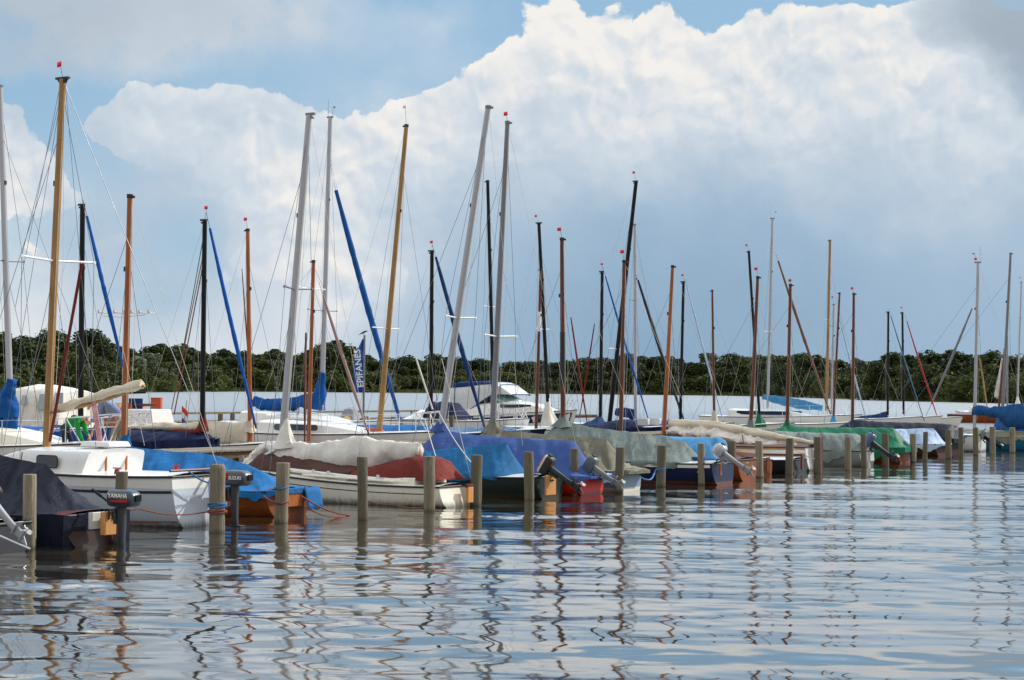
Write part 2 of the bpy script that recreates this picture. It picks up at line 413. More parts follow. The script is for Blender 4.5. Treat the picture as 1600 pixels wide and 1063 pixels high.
def crown_mesh(rng, h, w, nleaf, size, lumps, upright=1.0):
    m = MB(); cen = []
    for i in range(lumps):
        zt = rng.random()**.8
        rr = w*.5*math.sin(math.pi*min(1, .18+.80*zt))**.7*rng.random()**.5*.85
        a = rng.random()*6.283
        cen.append((Vector((math.cos(a)*rr, math.sin(a)*rr, h*(.10+.80*zt))), w*(.14+.14*rng.random())*(1.15-.45*zt)))
    for i in range(nleaf):
        c, r = cen[int(rng.random()*len(cen))]
        d = Vector((rng.gauss(0, 1), rng.gauss(0, 1), rng.gauss(0, 1))).normalized()
        p = c+Vector((d.x*r, d.y*r, d.z*r*.85*upright))*(.62+.45*rng.random())
        nrm = (d+Vector((rng.gauss(0, .5), rng.gauss(0, .5), rng.gauss(0, .5)))).normalized()
        a = nrm.orthogonal().normalized(); a.rotate(Matrix.Rotation(rng.random()*6.283, 3, nrm)); b = nrm.cross(a)
        s_ = size*(.55+.8*rng.random()); k = len(m.v)
        bend = nrm*(s_*.25)
        m.v += [tuple(p+a*s_), tuple(p+b*s_*.75+bend), tuple(p-a*s_), tuple(p-b*s_*.75+bend)]
        m.face((k, k+1, k+2, k+3))
    return m
def build_trees():
    rng = random.Random(11)
    mats = [leaf_mat('foliage_deep', (44, 58, 26), (60, 74, 34)), leaf_mat('foliage_olive', (54, 64, 30), (76, 82, 40)), leaf_mat('foliage_silver', (96, 108, 84), (126, 136, 110)), leaf_mat('foliage_bush', (66, 80, 38), (88, 98, 48))]
    kinds = {}
    spec = {'round': (16, 13, 3200, .42, 18, 0, 'dark green broadleaf tree with a rounded crown in the far wood'),
            'tall': (19, 10, 3000, .40, 16, 0, 'tall dark green tree rising above the far wood'),
            'olive': (14, 13, 3000, .40, 16, 1, 'olive green spreading tree in the wood across the lake'),
            'willow': (10, 10, 2400, .34, 13, 2, 'silvery grey willow tree at the edge of the far wood'),
            'bush': (5, 9, 1600, .30, 11, 3, 'low light green bush at the foot of the far wood')}
    def make(kind):
        h, w, nl, sz, lu, mi, lab = spec[kind]
        r = empty('bush' if kind == 'bush' else 'willow_tree' if kind == 'willow' else 'broadleaf_tree')
        tag(r, lab, 'bush' if kind == 'bush' else 'tree', {'bush': 'bushes along the far shore', 'willow': 'silvery willows on the far shore'}.get(kind, {'round': 'rounded trees of the far wood', 'tall': 'tall trees of the far wood', 'olive': 'olive trees of the far wood'}.get(kind)))
        crown_mesh(rng, h, w, nl, sz, lu).build('crown', mats[mi], r, ang=180)
        tm = MB()
        tm.tube([(0, 0, -1), (.1, 0, h*.25), (-.1, .1, h*.5), (0, 0, h*.8)], [.4, .32, .22, .06], 7)
        for k in range(4):
            a = k*1.7+.4; zz = h*(.25+.1*k)
            tm.tube([(0, 0, zz), (math.cos(a)*w*.2, math.sin(a)*w*.2, zz+h*.12), (math.cos(a)*w*.33, math.sin(a)*w*.33, zz+h*.22)], [.16, .1, .04], 5)
        tm.build('trunk', BARK, r)
        return r
    protos = {k: [make(k) for _ in range(n)] for k, n in (('round', 4), ('tall', 3), ('olive', 3), ('willow', 2), ('bush', 3))}
    used = set()
    def place(kind, px, back, hpx, wk=1.0):
        Y = shore_dist(px)+back; pr = rng.choice(protos[kind])
        if id(pr) in used:
            o = pr.copy(); C.objects.link(o)
            for ch in pr.children:
                c = ch.copy(); C.objects.link(c); c.parent = o
        else:
            o = pr; used.add(id(pr))
        d = ray(px, 610); o.location = (d.x/d.y*Y, Y, .3+min(1.2, back*.03))
        hh = (hpx*Y/FPX)/spec[kind][0]
        o.scale = (hh*wk, hh*wk, hh); o.rotation_euler = (0, 0, rng.random()*6.283)
    top = [(-260, 88), (-60, 86), (0, 84), (60, 100), (120, 86), (160, 92), (215, 68), (250, 72), (330, 68), (400, 66), (450, 60), (505, 84), (560, 54), (680, 56), (800, 50), (900, 54), (980, 66), (1080, 56), (1180, 70), (1260, 62), (1300, 62), (1400, 72), (1450, 82), (1540, 84), (1600, 78), (1850, 80)]
    tx, ty = zip(*top)
    px = -230
    while px < 1830:
        Y = shore_dist(px); step = (6.6*FPX/Y)*.92
        hp = float(np.interp(px, tx, ty))
        k = rng.choices(['round', 'tall', 'olive'], [5, 2.4, 1.8])[0]
        place(k, px, 18+rng.random()*22, hp*(.84+.22*rng.random()), 1.5)
        if rng.random() < .8: place(rng.choice(['round', 'olive', 'olive']), px+rng.uniform(-8, 8), 8+rng.random()*6, hp*rng.uniform(.5, .78), 1.5)
        px += step
    for px, hp in ((215, 55), (238, 60), (262, 46), (150, 52), (95, 50), (188, 50), (300, 44), (612, 30), (1190, 44), (1205, 38)):
        place('willow', px, 6, hp)
    px = -220
    while px < 1820:
        place('bush', px, 3+rng.random()*3, rng.uniform(20, 34)*(900/shore_dist(px))**.4, 1.3); px += rng.uniform(24, 38)
    # the mass of wood behind the trees one can tell apart
    m = MB(); rng2 = random.Random(3)
    for px in range(-300, 1900, 5):
        Y0 = shore_dist(px)
        hp = float(np.interp(px, tx, ty))
        for k in range(44):
            Y = Y0+26+rng2.random()*50; d = ray(px+rng2.uniform(-3, 3), 610)
            p = Vector((d.x/d.y*Y, Y, rng2.random()**.8*hp*.86*Y/FPX)); s_ = rng2.uniform(.5, 1.1)
            nrm = Vector((rng2.gauss(0, 1), rng2.gauss(0, 1)-.6, rng2.gauss(0, 1))).normalized(); a = nrm.orthogonal().normalized(); b = nrm.cross(a); q = len(m.v)
            m.v += [tuple(p+a*s_), tuple(p+b*s_), tuple(p-a*s_), tuple(p-b*s_)]; m.face((q, q+1, q+2, q+3))
    tag(m.build('woodland', mats[0], ang=180), 'dense dark wood behind the trees of the far shore', 'woodland', kind='stuff')
    # reeds along the waterline
    m = MB()
    for px in np.arange(-300, 1900, 1.2):
        Y0 = shore_dist(px); 
        for k in range(4):
            Y = Y0+rng2.uniform(-1, 4); d = ray(px+rng2.uniform(-1, 1), 610); x = d.x/d.y*Y; hh = rng2.uniform(1.0, 2.4); w = rng2.uniform(.15, .4); lean = rng2.uniform(-.3, .3)
            q = len(m.v); m.v += [(x-w, Y, -.1), (x+w, Y, -.1), (x+w*.3+lean, Y+.2, hh), (x-w*.3+lean, Y+.1, hh)]; m.face((q, q+1, q+2, q+3))
    tag(m.build('reeds', mat('reed_green', (96, 104, 58), .8, var=.35, sc=.1), ang=180), 'belt of pale reeds along the far waterline', 'reeds', kind='stuff')
build_trees()
# ------------------------------------------------------------------ paint box
M_WHITE = mat('white_gelcoat', (226, 227, 226), .28, var=.04, coat=.3, scum=True)
M_LETTER = mat('white_lettering', (238, 238, 236), .5, var=.02)
M_CREAM = mat('cream_gelcoat', (236, 232, 216), .3, var=.05, coat=.3, scum=True)
M_GREYW = mat('weathered_white', (196, 198, 196), .5, var=.08, scum=True)
M_NAVY = mat('navy_paint', (16, 30, 66), .4, var=.12, spec=.3, scum=True)
M_RED = mat('red_paint', (200, 34, 20), .42, var=.1, spec=.3, scum=True)
M_GREEN = mat('bottle_green_paint', (14, 34, 32), .42, var=.15, spec=.3, scum=True)
M_TURQ = mat('turquoise_paint', (18, 100, 132), .42, var=.1, spec=.3)
M_BLACK = mat('black_paint', (9, 10, 13), .45, var=.1, spec=.25)
M_DARK = mat('dark_rubber', (38, 36, 36), .6)
M_GREYP = mat('grey_paint', (120, 126, 128), .5, var=.1)
M_RIB = mat('grey_tube_rubber', (150, 156, 160), .55, var=.06)
M_ALU = mat('anodised_mast', (168, 170, 176), .42, .5, var=.05, sc=.6)
M_ALUG = mat('grey_mast', (122, 123, 130), .45, .4, var=.08, sc=.6)
M_STEEL = mat('stainless_steel', (205, 208, 212), .22, .9, var=.03)
M_WIRE = mat('rigging_wire', (108, 112, 118), .45, .5, var=.05)
M_ROPE = mat('pale_rope', (205, 200, 186), .9, var=.2, sc=20)
M_ROPEB = mat('blue_rope', (52, 108, 158), .9, var=.2, sc=20)
M_ROPER = mat('red_rope', (124, 64, 54), .9, var=.2, sc=20)
M_PINK = mat('red_fleck_rope', (208, 150, 150), .9, var=.4, sc=30)
M_PENNANT = mat('red_pennant', (232, 24, 52), .6, var=.03)
M_GLASS = mat('tinted_window', (58, 66, 74), .12, var=.1, spec=.8)
M_SHIELD = mat('green_glass', (120, 168, 160), .08, var=.1, spec=.9)
M_PLASTIC = mat('clear_foil', (196, 200, 202), .25, var=.1, spec=.7)
W_TAN = wood('tan_spruce', (142, 106, 62), (182, 143, 92), .45, .15)
W_ORANGE = wood('orange_varnish', (142, 76, 34), (182, 106, 52), .42, .2)
W_BROWN = wood('brown_varnish', (84, 44, 27), (124, 70, 44), .45, .15)
W_HULL = wood('varnished_planks', (104, 50, 16), (152, 82, 32), .45, .0, axis=0)
W_MAHOG = wood('mahogany', (78, 32, 20), (116, 54, 32), .45, .1)
W_PLY = wood('pale_plywood', (188, 128, 70), (216, 162, 104), .6)
T_BLUE = fabric('blue_tarpaulin', (22, 98, 158), .25, (90, 120, 140))
T_TEAL = fabric('faded_teal_blue_tarpaulin', (18, 92, 142), .35, (70, 120, 150))
T_PURP = fabric('violet_blue_tarpaulin', (60, 86, 146), .2, (90, 100, 150))
T_NAVY = fabric('navy_tarpaulin', (11, 17, 38), .06, (40, 46, 58), .6)
T_GREY = fabric('grey_green_tarpaulin', (116, 128, 126), .55, (70, 76, 62))
T_OLIVE = fabric('mouldy_grey_tarpaulin', (122, 120, 104), .55, (62, 64, 48))
T_GREEN = fabric('green_tarpaulin', (12, 100, 72), .3, (40, 140, 110), .6)
T_SKY = fabric('light_blue_tarpaulin', (70, 136, 184), .3, (130, 160, 180))
T_PALE = fabric('pale_blue_tarpaulin', (164, 184, 214), .2, (190, 200, 214))
T_WHITE = fabric('white_sailcloth', (222, 219, 210), .25, (196, 180, 150))
T_CREAM = fabric('cream_sailcloth', (212, 202, 182), .3, (176, 150, 116))
T_MAROON = fabric('maroon_canvas', (112, 42, 36), .2, (134, 80, 66))
T_BRICK = fabric('brick_red_canvas', (168, 92, 72), .2, (140, 80, 66))
T_BROWN = fabric('dark_brown_canvas', (82, 54, 48), .25, (110, 84, 72))
T_BRIGHT = fabric('bright_blue_canvas', (12, 80, 160), .15, (60, 120, 180))
T_ROYAL = fabric('royal_blue_sailcover', (8, 76, 144), .12, (60, 110, 160))
T_DKBLUE = fabric('dark_blue_sailcover', (18, 50, 100), .12, (50, 80, 120))
T_NAVYC = fabric('navy_canvas', (22, 32, 68), .12, (60, 70, 100))
# ------------------------------------------------------------------ boats
class Boat:
    def __init__(s, name, label, cat, stern, heading, L, B, fs=.5, fb=.75, tb=.72, hull=None, deck=None, group=None, draft=.28, rub=None, sag=.06, full=.5, nodeck=False):
        s.loc = Vector((stern.x, stern.y, 0)); s.h = heading
        s.fwd = Vector((math.cos(heading), math.sin(heading), 0)); s.port = Vector((-s.fwd.y, s.fwd.x, 0))
        s.L, s.B, s.fs, s.fb, s.tb, s.draft, s.sag, s.full = L, B, fs, fb, tb, draft, sag, full
        s.root = empty(name, s.loc, heading); tag(s.root, label, cat, group)
        s.seed = random.random()*100
        s.stays = 0
        if hull: s.make_hull(hull, rub or M_DARK)
        if deck and not nodeck: s.make_deck(deck)
    def cl(s, px, py, yo=0.0):
        d = ray(px, py); k = (yo-(CAM-s.loc).dot(s.port))/d.dot(s.port); p = CAM+d*k-s.loc
        return Vector((p.dot(s.fwd), yo, p.z))
    def loc2(s, wp):
        p = Vector(wp)-s.loc; return Vector((p.dot(s.fwd), p.dot(s.port), p.z))
    def hb(s, x):
        t = min(1, max(0, x/s.L))
        if t < .42: return s.B/2*(s.tb+(1-s.tb)*math.sin(math.pi/2*t/.42))
        return max(.012, s.B/2*max(0, math.cos(math.pi/2*(t-.42)/.58))**.72)
    def zs(s, x):
        t = min(1, max(0, x/s.L)); return s.fs+(s.fb-s.fs)*t**1.7-s.sag*math.sin(math.pi*t)
    def sec(s, x, k, n=11, out=0.0):
        """point k of n on the port half section from sheer (0) to keel (n-1)"""
        t = x/s.L; a = k/(n-1)*math.pi/2; b = s.hb(x)+out; z0 = s.zs(x)
        dr = s.draft*(.10+.90*math.sin(math.pi*min(1, t*.85+.06)))
        v = t**3*.7
        y = b*((1-v)*max(0, math.cos(a))**s.full+v*(1-k/(n-1)))
        z = z0-(z0+dr)*math.sin(a)**(1.0-.1*v)
        rk = (k/(n-1))*(.10*s.L*t**5) + (-.10*(1-k/(n-1))*max(0, 1-t*12))
        return Vector((x-rk, y, z))
    def make_hull(s, mt, rub):
        m = MB(); N = 34; n = 11; rows = []
        for i in range(N):
            x = s.L*i/(N-1); a = [s.sec(x, k, n) for k in range(n)]
            rows.append(a+[Vector((p.x, -p.y, p.z)) for p in a[-2::-1]])
        b = m.grid(rows)
        m.face([b+k for k in range(2*n-1)])
        s.hullo = m.build('hull', mt, s.root, ang=38)
        r = MB()
        for sg in (1, -1):
            pts = []
            for i in range(N):
                x = s.L*i/(N-1); p = s.sec(x, 0, n, .012); pts.append((p.x, p.y*sg, p.z-.015))
            r.tube(pts, .022, 6)
        p = s.sec(0, 0, n, .012); r.tube([(p.x-.012, p.y, p.z-.015), (p.x-.012, -p.y, p.z-.015)], .022, 6)
        r.build('rub_rail', rub, s.root)
    def make_deck(s, mt):
        m = MB(); rows = []; N = 30
        for i in range(N):
            x = s.L*i/(N-1); b = s.hb(x); z = s.zs(x); x0 = s.sec(x, 0).x
            rows.append([Vector((x0, b*v*.995, z+.004+.05*(1-v*v)*min(1, b*2))) for v in (1, .6, .2, -.2, -.6, -1)])
        m.grid(rows); m.build('deck', mt, s.root, ang=60)
    def strip(s, name, mt, x0, x1, dz, w, out=.006, both=True):
        m = MB()
        for sg in ((1, -1) if both else (1,)):
            rows = []
            for i in range(20):
                x = x0+(x1-x0)*i/19; row = []
                for z in (-dz, -dz-w):
                    zt = s.zs(x)+z; best = None
                    for k in range(60):
                        p = s.sec(x, k*10/59)
                        if p.z <= zt: best = p; break
                    best = best or s.sec(x, 10)
                    row.append(Vector((best.x, (best.y+out)*sg, zt)))
                rows.append(row)
            m.grid(rows, flip=(sg < 0))
        return m.build(name, mt, s.root)
    def cover(s, ridge, mt, flap=.12, pw=1.12, wr=.03, hw=None, edge=None, name='cover', extra=.03, pix=True, n=110, taper=True):
        pts = sorted([s.cl(*q) if pix else Vector(q) for q in ridge], key=lambda p: p.x)
        xs = [p.x for p in pts]; zz = [p.z for p in pts]
        m = MB(); rows = []; sd = s.seed+len(s.root.children)*7.3; V = 13
        for i in range(n):
            x = xs[0]+(xs[-1]-xs[0])*i/(n-1); zr = float(np.interp(x, xs, zz))
            w = (hw if hw else s.hb(x)+extra); ez = (edge if edge is not None else s.zs(x)+.01)
            zr = max(zr, ez+.01)
            row = []
            ta = min(1, (x-xs[0])/(.07*(xs[-1]-xs[0]))) if taper else 1
            w *= .82+.18*ta
            fl = (flap*(.35+.65*ta))*(1+.25*math.sin(x*5+sd)+.5*fbm(x*2.0, sd, 0, 3))
            for sg in (1, -1):
                half = []
                for k in range(V):
                    v = 1-k/(V-1)        # 1 edge .. 0 ridge
                    y = w*v; z = ez+(zr-ez)*(1-v**pw)
                    tight = .35+.65*math.sin(math.pi*min(1, max(0, v)))
                    dn = wr*tight*(1.1*fbm(x*2.4+v*1.6, v*1.1*sg, sd, 4)+.5*math.sin(x*7+v*5*sg+sd+2*fbm(x, v, sd)))
                    cr_ = 1-abs(2*fbm(x*1.7+v*.9*sg, v*.8, sd+9, 3)); dn += wr*.9*tight*(max(0, cr_-.62)/.38)**2
                    dn += -.025*math.sin(math.pi*v)*(1+math.cos(x*4.2+sd))*.5
                    half.append(Vector((x+dn*.2, (y+dn*.75*(1 if v > .02 else 0))*sg, z+dn*.65)))
                if flap > 0:
                    e = half[0]; fo = .012*math.sin(x*9+sd)+.02*fbm(x*3, sg, sd)
                    fl_pts = [Vector((e.x, e.y+(.01+fo)*sg, e.z-fl)), Vector((e.x, e.y+(.012+fo*.5)*sg, e.z-fl*.5))]
                    half = fl_pts+half
                row = half if sg == 1 else row+half[-2::-1]
            rows.append(row)
        b = m.grid(rows); nc = len(rows[0])
        m.face([b+k for k in range(nc)]); m.face([b+(n-1)*nc+k for k in range(nc)][::-1])
        return m.build(name, mt, s.root, ang=50)
    def mast(s, base, top, r0=.055, r1=.04, mt=None, flag=True, head='crane', spr=None, sprl=.55, sprm=None, deckz=None, shrouds=True, fore=True, back=False, bands=(), halyard=True, yo=0.0, wand=None, fp=(-5, 17)):
        b = s.cl(*base, yo); t = s.cl(*top, yo)
        dz = s.zs(b.x)+.02 if deckz is None else deckz
        b = t+(b-t)*((t.z-dz)/max(.1, t.z-b.z))
        s.mb, s.mt = b, t
        m = MB(); N = 14
        m.tube([b.lerp(t, i/(N-1)) for i in range(N)], [r0+(r1-r0)*(i/(N-1))**1.6 for i in range(N)], 12)
        mo = m.build('mast', mt, s.root)
        h = MB()
        if head == 'crane':
            h.box(t+Vector((-.04, 0, .02)), (.24, .07, .055)); h.tube([t+Vector((-.1, -.03, -.06)), t+Vector((-.1, .03, -.06))], .03, 8)
        elif head == 'tee':
            h.box(t+Vector((0, 0, .02)), (.32, .07, .04)); h.prism([t+Vector((-.11, -.04, 0)), t+Vector((0, -.04, -.15)), t+Vector((.11, -.04, 0))], (0, .08, 0))
        elif head == 'instrument':
            h.box(t+Vector((0, 0, .02)), (.3, .08, .06)); h.tube([t+Vector((-.1, 0, 0)), t+Vector((-.1, 0, .75))], .006, 5); h.tube([t+Vector((.12, 0, 0)), t+Vector((.12, 0, .35)), t+Vector((.22, 0, .38))], .007, 5); h.box(t+Vector((.2, 0, .42)), (.12, .02, .05)); h.tube([t+Vector((-.2, 0, .4)), t+Vector((-.1, 0, .4))], .006, 5)
        else:
            h.tube([t+Vector((0, 0, -.05)), t+Vector((0, 0, .03))], r1+.012, 10); h.box(t+Vector((-r1-.03, 0, -.03)), (.09, .03, .05))
        h.build('masthead', M_DARK if mt not in (M_ALU, M_ALUG) else M_ALUG, mo)
        f = MB(); dirn = (t-b).normalized(); mid = b.lerp(t, .72)
        f.box(mid+Vector((.07, 0, 0)), (.07, .05, .10)); f.tube([mid+Vector((.08, 0, 0)), mid+Vector((.02, 0, .16))], .014, 6)
        f.build('mast_fitting', M_DARK, mo)
        if flag:
            ft = s.cl(top[0]+fp[0], top[1]-fp[1], yo); w = MB(); w.tube([t, Vector((t.x, yo, t.z+.02)), Vector((ft.x, yo, ft.z+.06))], .006, 5)
            sx = 1 if s.fwd.x < 0 else -1
            rows = [[Vector((ft.x+sx*u*.12, yo+.012*math.sin(u*5+s.seed), ft.z+v*.07+.07-.01*u)) for v in (-.7, .7)] for u in np.linspace(-.3, .7, 6)]
            fl = MB(); fl.grid(rows); o = fl.build('pennant', M_PENNANT if not wand else wand, mo)
            sm = o.modifiers.new('thick', 'SOLIDIFY'); sm.thickness = .006
            w.build('pennant_staff', M_WIRE, mo)
        if spr:
            for q in (spr if isinstance(spr, list) else [spr]):
                k = (s.cl(*q, yo).z-b.z)/(t.z-b.z); p = b.lerp(t, k); sp = MB()
                for sg in (1, -1): sp.tube([p, p+Vector((-.10, sg*sprl, .03))], .022, 8); sp.box(p+Vector((-.10, sg*sprl, .03)), (.05, .06, .05))
                sp.build('spreader', sprm or M_WHITE, mo)
        if shrouds:
            xc = min(max(b.x-.25, .2), s.L-.3); hbx = s.hb(xc)
            for sg in (1, -1):
                q = MB(); p1 = b.lerp(t, .78); p0 = Vector((xc, sg*hbx, s.zs(xc)))
                if spr and not isinstance(spr, list):
                    k = (s.cl(*spr, yo).z-b.z)/(t.z-b.z); ps = b.lerp(t, k)+Vector((-.10, sg*sprl, .03)); q.tube([p0, ps, b.lerp(t, .97)], .0055, 5)
                    q.tube([Vector((xc+.25, sg*hbx, s.zs(xc))), b.lerp(t, k*.95)], .0055, 5)
                else: q.tube([p0, p1], .0055, 5)
                q.tube([p0, p0.lerp(p1, .06)], .012, 6)
                q.build('shroud', M_WIRE, s.root)
        if fore:
            q = MB(); q.tube([Vector((s.L-.08, 0, s.zs(s.L)+.03)), b.lerp(t, .86)], .0055, 5); q.build('forestay', M_WIRE, s.root)
        if back:
            q = MB(); q.tube([Vector((.05, 0, s.zs(0)+.03)), t+Vector((-.1, 0, 0))], .005, 5); q.build('backstay', M_WIRE, s.root)
        if halyard:
            q = MB()
            for sg, off in ((1, .10), (-1, .14)):
                pts = [b.lerp(t, .05)+Vector((-off*.8, sg*.04, 0)), b.lerp(t, .5)+Vector((-off-.03*random.random(), sg*.06, 0)), b.lerp(t, .98)+Vector((-.05, 0, 0))]; q.tube(pts, .0045, 5)
            q.tube([Vector((max(.3, b.x-2.6), .2, s.zs(0)+.5)), b.lerp(t, .97)+Vector((-.08, 0, 0))], .004, 5)
            q.build('halyard', M_ROPE, s.root)
        for (a, c, bm) in bands:
            q = MB(); q.tube([b.lerp(t, a), b.lerp(t, c)], r0*.9+.012, 12); q.build('mast_band', bm, mo)
        return mo
    def spar(s, a, b, r=.04, mt=None, name='furled_sail', yo=0.0, bulge=.6, pix=True):
        p = s.cl(*a, yo) if pix else Vector(a); q = s.cl(*b, yo) if pix else Vector(b)
        m = MB(); N = 40; pts, rr = [], []
        sag = (q-p).length*.012
        for i in range(N):
            k = i/(N-1); c = p.lerp(q, k)+Vector((0, 0, -sag*math.sin(math.pi*k)))
            pts.append(c); rr.append(r*(.45+bulge*math.sin(math.pi*min(1, k*.9+.08)))*(1+.16*fbm(k*22, s.seed, 1)))
        m.tube(pts, rr, 10); o = m.build(name, mt, s.root, ang=70)
        if name == 'furled_sail':
            w = MB(); d = (p-q).normalized(); w.tube([p, p+d*.5], .008, 5); w.tube([q, q-d*.18], .03, 8)
            w.build('furler_drum', M_DARK, o)
        return o
    def sausage(s, pts, hw, hh, mt, name='sail_cover', wr=.03, pix=True, yo=0.0, pinch=True, sub=12, hang=0.0, lace=False, sag_low=False):
        P = [s.cl(*q, yo) if pix else Vector(q) for q in pts]; n = (len(P)-1)*sub+1
        kk = [i/(len(P)-1) for i in range(len(P))]
        m = MB(); rows = []; sd = s.seed+len(s.root.children)*3.1; K = 18
        for i in range(n):
            k = i/(n-1)
            c = Vector([float(np.interp(k, kk, [p[j] for p in P])) for j in range(3)])
            a = float(np.interp(k, kk, hw)) if isinstance(hw, (list, tuple)) else hw
            b = float(np.interp(k, kk, hh)) if isinstance(hh, (list, tuple)) else hh
            q_ = [Vector([float(np.interp(min(1, max(0, k+e_)), kk, [p[j] for p in P])) for j in range(3)]) for e_ in (-.06, .06)]
            T = q_[1]-q_[0]; T.y = 0; T.normalize(); Nn = Vector((-T.z, 0, T.x))
            if Nn.z < 0 or (abs(Nn.z) < .05 and Nn.x < 0): Nn = -Nn
            row = []
            for j in range(K):
                an = 2*math.pi*j/K; cy, cz = math.cos(an), math.sin(an)
                tear = (1-.45*abs(cz)) if sag_low else (1-.55*max(0, cz)) if hang == 0 else (1-.6*max(0, -cz))
                x = k*4.2*max(.4, (P[-1]-P[0]).length/3)
                d = wr*(fbm(x*2.3, an*.8, sd, 4)*1.2+.6*math.sin(x*6+sd+cz*1.5)*max(0, .4-cz*.6))
                row.append(c+Vector((0, cy*(a*tear+d), 0))+Nn*(cz*(b+d)))
            rows.append(row)
        b0 = m.grid(rows, close_v=True)
        m.face([b0+j for j in range(K)][::-1]); e = b0+(n-1)*K; m.face([e+j for j in range(K)])
        o = m.build(name, mt, s.root, ang=80)
        if lace:
            for i in range(3, n-2, max(3, sub//2)):
                q = MB(); row = rows[i]; low = min(row, key=lambda p: p.z); q.tube([low+Vector((0, .01, .03)), low+Vector((.01, .015, -.06)), Vector((low.x+.03, .25, s.zs(low.x)+.25))], .006, 5)
                q.build('lacing', M_ROPE, o)
        return o
    def skirt(s, pz0, pz1, r0, r1, mt, name='mast_boot', lean=0.0):
        """cloth tied round the mast, narrow above, wide below; pz are pixels on the mast"""
        a, b = s.cl(*pz0), s.cl(*pz1); m = MB(); rows = []; sd = random.random()*50
        for i in range(12):
            k = i/11; c = a.lerp(b, k); r = r0+(r1-r0)*k**1.4
            rows.append([c+Vector((math.cos(t)*r*(1+.3*k*math.sin(5*t+sd))-lean*k*k, math.sin(t)*r*(.75+.2*k*math.sin(4*t+sd)), .02*math.sin(3*t))) for t in np.linspace(0, 2*math.pi, 19)[:-1]])
        m.grid(rows, close_v=True); return m.build(name, mt, s.root, ang=80)
    def line(s, name, mt, pts, r=.008, pix=False, yo=0.0):
        m = MB(); m.tube([s.cl(*q, yo) if pix else q for q in pts], r, 6); return m.build(name, mt, s.root)
    def railing(s, x0, x1, h=.5, mt=None, n=4, pulpit=True):
        m = MB()
        for sg in (1, -1):
            for k in range(n):
                x = x0+(x1-x0)*k/(n-1); b = s.hb(x)*.95; z = s.zs(x)
                m.tube([(x, sg*b, z), (x, sg*b, z+h)], .013, 6)
            pts = [(x0+(x1-x0)*k/10, sg*s.hb(x0+(x1-x0)*k/10)*.95, s.zs(x0+(x1-x0)*k/10)+h) for k in range(11)]
            m.tube(pts, .006, 5); m.tube([(p[0], p[1], p[2]-h*.45) for p in pts], .005, 5)
        if pulpit:
            L = s.L; z = s.zs(L)
            a = [(x1, s.hb(x1)*.95, s.zs(x1)+h), (L-.15, .22, z+h+.03), (L+.1, 0, z+h+.04), (L-.15, -.22, z+h+.03), (x1, -s.hb(x1)*.95, s.zs(x1)+h)]
            m.tube(a, .016, 7)
            for sg in (1, -1):
                m.tube([(L-.15, .22*sg, z+h+.03), (L-.45, .12*sg, z)], .016, 7); m.tube([(x1, sg*s.hb(x1)*.95, s.zs(x1)+h), (x1+.35, sg*s.hb(x1+.35)*.9, s.zs(x1+.35))], .016, 7)
        return m.build('railing', mt or M_STEEL, s.root)
    def cabin(s, x0, x1, w0, w1, h0, h1, mt, rake=.5, aft=.05, z0=None, name='cabin', inset=.07, roof=None):
        """low coachroof: x0 aft bulkhead, x1 front foot, half widths, heights above deck"""
        m = MB(); rows = []; N = 14
        for i in range(N):
            k = i/(N-1); x = x0+(x1-x0)*k; w = w0+(w1-w0)*k**1.3; zb = (s.zs(x) if z0 is None else z0)+.0
            h = h0+(h1-h0)*k
            if i == 0: row_h = h
            fr = max(0, (k-(1-rake))/max(rake, 1e-3)) if rake > 0 else 0
            h = h*(1-fr**1.6*.97)
            row = []
            for v, q in ((1, 0), (1-inset*.5, .5), (1-inset, .86), (1-inset-.06, .97), (.6, 1.04), (.2, 1.09), (-.2, 1.09), (-.6, 1.04), (-1+inset+.06, .97), (-1+inset, .86), (-1+inset*.5, .5), (-1, 0)):
                row.append(Vector((x+aft*q*(1 if i == 0 else 0), w*v, zb-.02+(h+.02)*q)))
            rows.append(row)
        b = m.grid(rows); m.face([b+k for k in range(12)])
        return m.build(name, mt, s.root, ang=35)
    def panel(s, name, mt, x0, x1, z0, z1, y, rnd=.05, th=.012, parent=None, frame=None, tilt=0.0, both=True):
        """rounded window panel on the side at |y|"""
        def outline(g):
            pts = []
            for cx, cz, a0 in ((x1-rnd, z1-rnd, 0), (x0+rnd, z1-rnd, 90), (x0+rnd, z0+rnd, 180), (x1-rnd, z0+rnd, 270)):
                for q in range(4):
                    a = rad(a0+q*30); pts.append((cx+math.cos(a)*(rnd+g), cz+math.sin(a)*(rnd+g)))
            return pts
        w = None
        for sg in ((-1, 1) if both else (1,)):
            fm, gm = MB(), MB()
            for mbx, g, t_ in ((fm, .02, th*.6), (gm, 0, th)):
                o = [Vector((a, sg*(y-tilt*(c-z0)), c)) for a, c in outline(g)]
                if sg > 0: o = o[::-1]
                mbx.prism(o, (0, sg*t_, 0))
            w = gm.build(name, mt, parent or s.root)
            if frame: fm.build('window_frame', frame, w if parent is None else parent)
        return w
def rrect(cx, cy, hx, hy, r, n=4):
    pts = []
    for sx, sy, a0 in ((1, 1, 0), (-1, 1, 90), (-1, -1, 180), (1, -1, 270)):
        for q in range(n+1):
            a = rad(a0+q*90/n); pts.append((cx+sx*(hx-r)+math.cos(a)*r, cy+sy*(hy-r)+math.sin(a)*r))
    return pts
